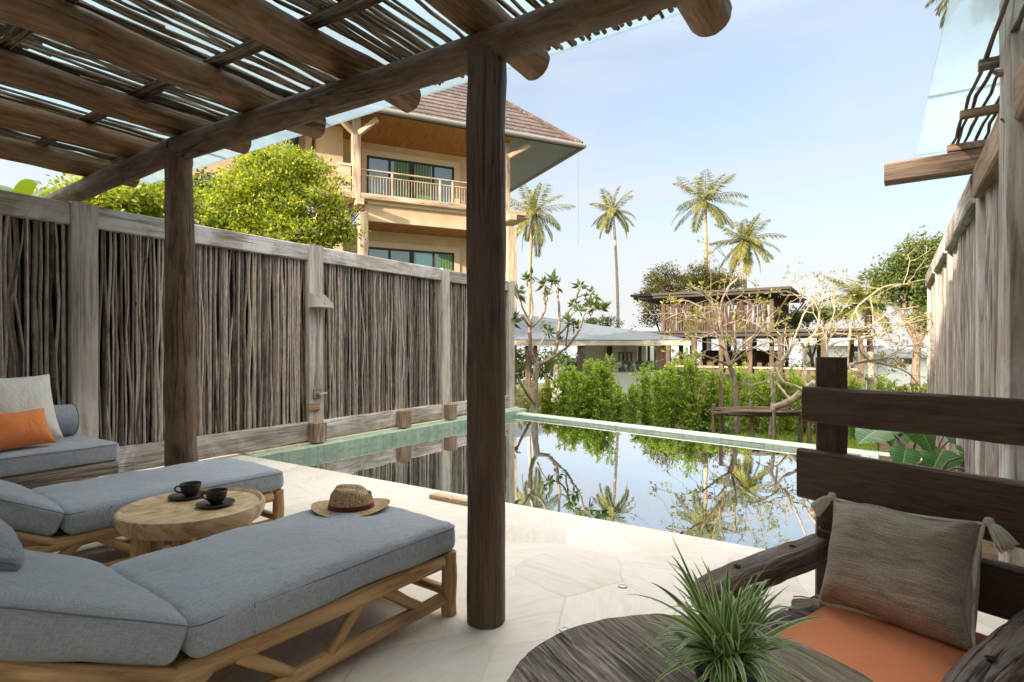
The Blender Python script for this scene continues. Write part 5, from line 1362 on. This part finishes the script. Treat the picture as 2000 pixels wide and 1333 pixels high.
for i, (px, d, s_, k) in enumerate(spots):
    o = protos[k] if k not in used else copy_tree(protos[k]); used.add(k)
    p = PD(px, 677, d); put(o, (p.x, p.y, terrain_z(p.x, p.y) - .02), ru(0, 6.28), hl[i]); o.scale = (s_ * .98, s_ * .98, s_ * .94)

# ------------------------------------------------------------------ frangipani trees
def frangipani(label, base_px, base_d, limbs, seed, leafmat_, nleaf, twig=0, tl=(.25, .6), upz=.5, lv=(1, 2, 2), r0=.8, leafL=.2, bark='fbark'):
    random.seed(seed)
    b_ = PD(*base_px, base_d); t = thing('frangipani_tree', label, 'tree', (b_.x, b_.y, b_.z), 0, 'frangipani trees in the garden')
    mb = MB(); tips = []
    for li, (pts, ra_, rb_, tip) in enumerate(limbs):
        q = [PD(px, py, base_d + dd) for px, py, dd in pts]; fine = []
        for i in range(len(q) - 1):
            for k in range(5):
                f = k / 5; pm = q[max(i - 1, 0)]; pn = q[min(i + 2, len(q) - 1)]; a, b = q[i], q[i + 1]
                fine.append(.5 * ((2 * a) + (b - pm) * f + (2 * pm - 5 * a + 4 * b - pn) * f * f + (3 * a - pm - 3 * b + pn) * f ** 3) + rdir() * .006)
        fine.append(q[-1]); n = len(fine)
        mb.tube(fine, [(ra_ + (rb_ - ra_) * i / (n - 1)) * r0 for i in range(n)], 9, jit=.07, dome=.5)
        if tip: tips.append((fine[-1], (fine[-1] - fine[-4]).normalized(), 1))
        if twig:
            for k in range(int(twig * (1 if li else 0))):
                j = random.randint(n // 3, n - 1); p = fine[j]; d = (rdir() + V((0, 0, upz)) + (fine[j] - fine[j - 1]).normalized() * .6).normalized(); L = ru(*tl)
                def grow(p, d, L, r, lev):
                    m_ = p + d * L * .5 + rdir() * L * .08; e = p + d * L + rdir() * L * .08
                    mb.tube([p, m_, e], [r, r * .85, r * .7], 5)
                    if lev == 0 or L < .12: tips.append((e, d, .7)); return
                    for s_ in range(2): grow(e, (d + rdir() * .75 + V((0, 0, upz * .25))).normalized(), L * ru(.6, .85), r * .72, lev - 1)
                grow(p, d, L, max(.0065, rb_ * .4), random.choice(lv))
    mb.build('trunk', M[bark], t)
    mb = MB()
    for p, d, s_ in tips:
        for k in range(int(nleaf * ru(.5, 1.3))):
            a = rdir(); dd = (d * .35 + a * .9 + V((0, 0, .1))).normalized()
            mb.leaf(p + dd * .02, dd, (d + rdir() * .4).normalized(), leafL * ru(.55, 1.1) * s_, leafL * .34 * ru(.8, 1.1) * s_)
    mb.build('crown', leafmat_, t, angle=180)
    return t
frangipani('dark leaved frangipani rising at the left corner of the pool', (1046, 835), 12.2, [
    ([(1046, 838, 0), (1044, 770, 0), (1046, 735, 0), (1048, 710, 0)], .12, .09, 0),
    ([(1048, 712, 0), (1038, 690, -.1), (1035, 660, -.2), (1035, 640, -.2)], .07, .055, 0),
    ([(1048, 712, 0), (1072, 703, .2), (1087, 680, .3), (1090, 650, .3), (1093, 630, .3)], .065, .045, 0),
    ([(1035, 640, -.2), (1020, 620, -.5), (1008, 628, -.7), (998, 630, -.8)], .04, .025, 1), ([(1035, 640, -.2), (1030, 622, -.2), (1020, 600, -.4), (1015, 575, -.5)], .04, .025, 1),
    ([(1035, 640, -.2), (1040, 600, .1), (1037, 570, .1), (1038, 540, .1)], .04, .022, 1), ([(1036, 640, -.2), (1056, 622, .1), (1065, 600, .2), (1062, 575, .2), (1064, 558, .3)], .045, .025, 1),
    ([(1063, 582, .2), (1075, 565, .4), (1078, 545, .4)], .025, .02, 1), ([(1093, 630, .3), (1092, 600, .2), (1089, 575, .2), (1088, 560, .2)], .04, .025, 1),
    ([(1093, 630, .3), (1108, 612, .6), (1122, 592, .7), (1130, 570, .7), (1133, 560, .8)], .04, .022, 1), ([(1126, 582, .7), (1145, 575, .9), (1158, 580, .9)], .025, .018, 1),
    ([(1122, 592, .7), (1135, 600, .5), (1150, 598, .4)], .025, .018, 1), ([(1090, 655, .3), (1105, 640, 0), (1118, 612, -.1), (1140, 605, -.2), (1173, 601, -.2)], .035, .02, 1),
    ([(1075, 702, .2), (1105, 680, -.2), (1125, 655, -.4), (1135, 635, -.4), (1142, 615, -.5), (1160, 600, -.5)], .045, .02, 1), ([(1050, 690, .2), (1060, 665, .4), (1070, 650, .5)], .03, .02, 1),
    ([(1105, 675, -.2), (1108, 650, -.3), (1112, 630, -.4)], .028, .02, 1), ([(1046, 790, 0), (1030, 770, -.3), (1015, 745, -.5), (1008, 730, -.6)], .05, .03, 0)], 5, LM['frangi'], 16, 1.0, leafL=.25, r0=.72, tl=(.10, .26), lv=(0, 1), upz=.7)
frangipani('pale frangipani in the middle of the garden before the dark tower bar', (1441, 842), 10.6, [
    ([(1441, 845, 0), (1438, 790, 0), (1436, 750, 0), (1426, 716, 0)], .082, .062, 0),
    ([(1426, 716, 0), (1408, 707, -.2), (1388, 700, -.4), (1370, 692, -.6)], .035, .02, 1),
    ([(1426, 716, 0), (1418, 690, .1), (1410, 655, .1), (1404, 620, .1)], .06, .04, 0), ([(1404, 622, .1), (1409, 595, .2), (1420, 565, .2), (1440, 545, .2), (1446, 530, .2)], .035, .02, 1),
    ([(1404, 622, .1), (1390, 590, 0), (1375, 570, -.1), (1350, 560, -.1)], .03, .018, 1), ([(1408, 655, .1), (1380, 625, -.2), (1365, 600, -.3), (1340, 588, -.4), (1310, 590, -.5)], .035, .018, 1),
    ([(1380, 625, -.2), (1355, 618, -.4), (1330, 612, -.6), (1300, 625, -.7)], .025, .016, 1), ([(1426, 714, 0), (1437, 690, .2), (1452, 672, .3), (1478, 650, .4), (1485, 620, .4)], .04, .022, 1),
    ([(1430, 705, 0), (1436, 680, -.2), (1435, 640, -.2), (1436, 610, -.3)], .035, .022, 1), ([(1426, 714, 0), (1455, 690, -.3), (1490, 672, -.5), (1520, 668, -.6)], .035, .02, 1),
    ([(1409, 600, .2), (1425, 590, .4), (1450, 575, .5)], .022, .018, 1), ([(1412, 660, .1), (1395, 650, .5), (1370, 660, .6), (1345, 655, .7)], .028, .018, 1)], 6, LM['frangiy'], 7, 4, leafL=.15, r0=.7, upz=.15, tl=(.2, .5))
frangipani('forked frangipani with long bare sweeping branches near the armchair', (1509, 850), 9.8, [
    ([(1507, 850, 0), (1509, 810, 0), (1510, 790, 0)], .085, .075, 0),
    ([(1510, 795, 0), (1509, 760, 0), (1508, 730, 0), (1525, 705, 0), (1540, 690, .1), (1548, 672, .1)], .05, .035, 0), ([(1548, 674, .1), (1570, 668, .1), (1592, 655, .1), (1640, 652, .1), (1690, 660, .1)], .03, .018, 1),
    ([(1548, 672, .1), (1560, 640, .3), (1572, 610, .3), (1590, 590, .4)], .028, .018, 1), ([(1512, 797, 0), (1545, 782, -.3), (1575, 760, -.5), (1590, 748, -.6)], .085, .075, 0),
    ([(1590, 750, -.6), (1620, 730, -.7), (1650, 716, -.8), (1690, 705, -.9), (1725, 700, -1)], .06, .03, 1), ([(1576, 762, -.5), (1572, 720, -.4), (1570, 690, -.3), (1580, 665, -.3), (1597, 640, -.3), (1600, 610, -.3)], .035, .02, 1),
    ([(1600, 745, -.6), (1612, 700, -.5), (1615, 675, -.4), (1612, 655, -.4)], .045, .03, 0), ([(1614, 680, -.4), (1640, 668, -.6), (1680, 660, -.7), (1730, 650, -.8)], .03, .018, 1),
    ([(1655, 714, -.8), (1660, 650, -.5), (1672, 605, -.4), (1700, 578, -.3), (1735, 558, -.2), (1778, 556, 0)], .03, .016, 1), ([(1700, 578, -.3), (1705, 620, -.3), (1708, 680, -.5)], .02, .015, 0),
    ([(1690, 705, -.9), (1740, 715, -1), (1775, 730, -1.1), (1800, 760, -1.2)], .028, .015, 1), ([(1690, 660, .1), (1740, 640, .3), (1780, 620, .3)], .02, .014, 1), ([(1725, 700, -1), (1765, 680, -.9), (1795, 672, -.8)], .02, .014, 1),
    ([(1525, 706, 0), (1500, 690, -.1), (1470, 680, -.1), (1440, 690, -.1)], .025, .016, 1), ([(1672, 606, -.4), (1690, 640, -.6), (1740, 610, -.5), (1790, 600, -.4)], .02, .014, 1)], 9, LM['frangiy'], 7, 5, leafL=.11, r0=.68, bark='palebark', upz=.05, tl=(.2, .5))
# stick platforms under the frangipani trees
def platform(label, x0, x1, py, d0, posts):
    c = PD((x0 + x1) / 2, py, d0); t = thing('stick_platform', label, 'platform', (c.x, c.y, c.z))
    mb = MB()
    for k in range(26):
        o = FW * ru(-.3, .3) + V((0, 0, ru(-.03, .05))); a = PD(x0 + ru(-6, 20), py, d0) + o; b = PD(x1 + ru(-20, 6), py, d0) + o + FW * ru(-.2, .2)
        mb.tube([a, a.lerp(b, .5) + rdir() * .03, b], [.022, .02, .016], 6)
    mb.build('stick_bed', M['clad'], t)
    for px, yt, dd in posts:
        mb = MB(); a = PD(px, yt, d0 + dd); g = V((a.x + ru(-.03, .03), a.y, -.62)); mb.tube([g, a], [.04, .034], 8, jit=.06, dome=.2); mb.build('post', M['clad'], t)
platform('low platform of bundled sticks on short posts before the hedge', 1394, 1562, 806, 9.9, ((1394, 790, .1), (1408, 735, .35), (1467, 785, .1), (1512, 800, -.3), (1564, 790, .1), (1580, 745, .2)))
# dry roots and leaves at the left pool corner
c = PD(1022, 800, 12.6); ds = thing('dry_bush', 'tangled dry brown bush beside the left corner of the pool', 'bush', (c.x, c.y, -.6))
mb = MB()
for k in range(46):
    a = V((c.x, c.y, -.6)) + V((ru(-.3, .3), ru(-.3, .3), 0)); d = (rdir() + V((0, 0, .9))).normalized(); e = a + d * ru(.5, 1.0); mb.tube([a, a.lerp(e, .5) + rdir() * .1, e], [.02, .014, .006], 5)
mb.build('stems', M['fbark'], ds)
mb = MB(); crown(mb, [(V((c.x, c.y, -.05)), V((.35, .35, .4)))], 40, 8, .12, .05, .06); mb.build('foliage', LM['frangiy'], ds, angle=180)

# ------------------------------------------------------------------ fan plants under the pavilion
for px, py, d, lb in ((1172, 690, 21.6, 'small fan palm in front of the white pavilion wall'), (1066, 690, 21.7, 'dark fan palm between the left posts of the pale pavilion')):
    b_ = PD(px, py, d); b_.z = -1.1; t = thing('fan_palm', lb, 'palm', b_); mb = MB(); mb2 = MB(); mb2.tube([b_, V((b_.x, b_.y, .2))], [.08, .05], 8)
    for k in range(26):
        a = ru(0, 6.28); el = rad(ru(20, 85)); dv = V((math.cos(a) * math.cos(el), math.sin(a) * math.cos(el), math.sin(el))); p = V((b_.x, b_.y, .15))
        mb.leaf(p, dv, V((-math.cos(a), -math.sin(a), 1)), ru(.7, 1.1), .09)
    mb2.build('trunk', M['bark'], t); mb.build('crown', LM['dark'], t, angle=180)

# ------------------------------------------------------------------ elephant ear plant beside the right wall
def mk_eleaf():
    t = NT('elephant_ear_leaf'); uv = t.uv(); s = t.n('ShaderNodeSeparateXYZ'); t.l(uv, s.inputs[0])
    e = t.math('ABSOLUTE', s.outputs[0])
    w = t.n('ShaderNodeTexWave', wave_type='BANDS', bands_direction='Y'); w.inputs['Scale'].default_value = 2.2; t.l(uv, w.inputs['Vector'])
    col = t.ramp(w.outputs['Fac'], [(.0, (.045, .125, .03)), (.85, (.055, .145, .036)), (1, (.085, .185, .055))])
    col = t.mix(col, (.20, .32, .12), t.ramp(e, [(0.01, (1, 1, 1)), (.035, (0, 0, 0))]))
    pb = t.bsdf(col, .28, t.bump(w.outputs['Fac'], .2, .01), .5); tl = t.n('ShaderNodeBsdfTranslucent'); t.l(t.mix(col, (1.5, 1.6, .6), 1, 'MULTIPLY'), tl.inputs[0])
    mx = t.n('ShaderNodeMixShader'); mx.inputs[0].default_value = .3; t.l(pb, mx.inputs[1]); t.l(tl.outputs[0], mx.inputs[2])
    return t.done(mx.outputs[0])
M['eleaf'] = mk_eleaf(); M['estem'] = plain('purple_brown_leaf_stalk', (.10, .035, .03), .4)
eb = PD(1800, 900, 5.5); eb.z = -.08
ee = thing('elephant_ear_plant', 'elephant ear plant with broad glossy leaves beside the right wall', 'plant', eb)
def heart(mb, c, fwd, nrm_, L, W, curl=.18):
    fwd = fwd.normalized(); sd = fwd.cross(nrm_).normalized(); nn = sd.cross(fwd)
    vs = []; uvs = []; nU, nV = 9, 12
    for j in range(nV + 1):
        f = j / nV; y = -.30 + 1.3 * f
        if f < .23: w = .62 * math.sqrt(max(0, 1 - ((.23 - f) / .25) ** 2))
        else: w = .62 * (1 - ((f - .23) / .77) ** 1.7) ** .85
        for i in range(nU):
            u = i / (nU - 1) * 2 - 1; x = u * w
            yy = y if y > 0 or abs(u) > .25 else y * abs(u) / .25
            z = -curl * (yy * yy) * 1.0 + .14 * abs(x) - .22 * x * x + .02 * math.sin(yy * 16) * abs(u)
            vs.append(c + fwd * (yy * L) + sd * (x * W) + nn * (z * L)); uvs.append((u * w, yy))
    fs = [(j * nU + i, j * nU + i + 1, (j + 1) * nU + i + 1, (j + 1) * nU + i) for j in range(nV) for i in range(nU - 1)]
    mb.add(vs, fs, [[uvs[k] for k in f] for f in fs])
for (px, py, dd, fx, fz, L, W) in ((1712, 842, .3, -.9, -.30, .27, .30), (1735, 834, .6, -.7, -.15, .22, .24), (1795, 838, -.1, .35, -.75, .25, .40), (1752, 852, .5, -.4, -.5, .18, .2), (1768, 884, -.4, -.4, -.8, .19, .20), (1858, 855, .3, .7, -.5, .22, .24), (1888, 888, -.2, .9, -.4, .27, .30), (1838, 886, .0, -.5, -.35, .24, .30), (1945, 918, -.5, .5, -.6, .15, .16), (1850, 835, .6, .2, -.2, .2, .24), (1815, 905, .1, .4, -.5, .2, .24)):
    c = PD(px, py, 5.5 + dd); f = RT * fx + V((0, 0, fz)) - FW * .35
    nn = V((0, 0, 1)) - FW * .55 + RT * fx * .4
    mb = MB(); heart(mb, c, f, nn, L, W); lf = mb.build('leaf', M['eleaf'], ee, angle=180)
    mb = MB(); b1 = eb + V((ru(-.1, .1), ru(-.1, .1), 0)); m_ = b1.lerp(c, .5) + V((0, 0, .08)); mb.tube([b1, m_, c - V((0, 0, .01))], [.014, .010, .006], 7); mb.build('stalk', M['estem'], lf)
# short grass by the platform and right bed
mb = MB()
for k in range(9000):
    px = ru(1440, 1900); d = ru(8.9, 12.0) ; p = PD(px, 677, d); p.z = terrain_z(p.x, p.y)
    if p.y < 9.85: continue
    mb.leaf(p, V((ru(-.4, .4), ru(-.4, .4), 1)), rdir(), ru(.05, .12), .012)
tag(mb.build('grass', LM['hedge'], angle=180), 'short bright grass between the pool edge and the hedge', 'grass', kind='stuff')

# planting that closes the view under the pavilions
mb = MB()
for (px, d_, z_, rx, rz) in ((985, 30, .1, 1.6, 1.3), (1020, 31, .2, 1.3, 1.2), (1060, 31, .3, 1.4, 1.2), (1095, 32, .2, 1.4, 1.2), (1135, 33, .2, 1.4, 1.1), (1325, 46, -.3, 1.6, 1.3), (1380, 47, -.2, 1.8, 1.2), (1445, 46, -.4, 1.8, 1.1), (1510, 47, -.5, 1.8, 1.0), (1575, 46, -.8, 1.8, .9)):
    c_ = PD(px, 677, d_); c_.z = z_; crown(mb, [(c_, V((rx, rx, rz)))], 60, 26, .17, .09, .16)
tag(mb.build('shrubbery', LM['dark'], angle=180), 'dark garden shrubbery seen under the pavilion roofs', 'shrubbery', kind='stuff')
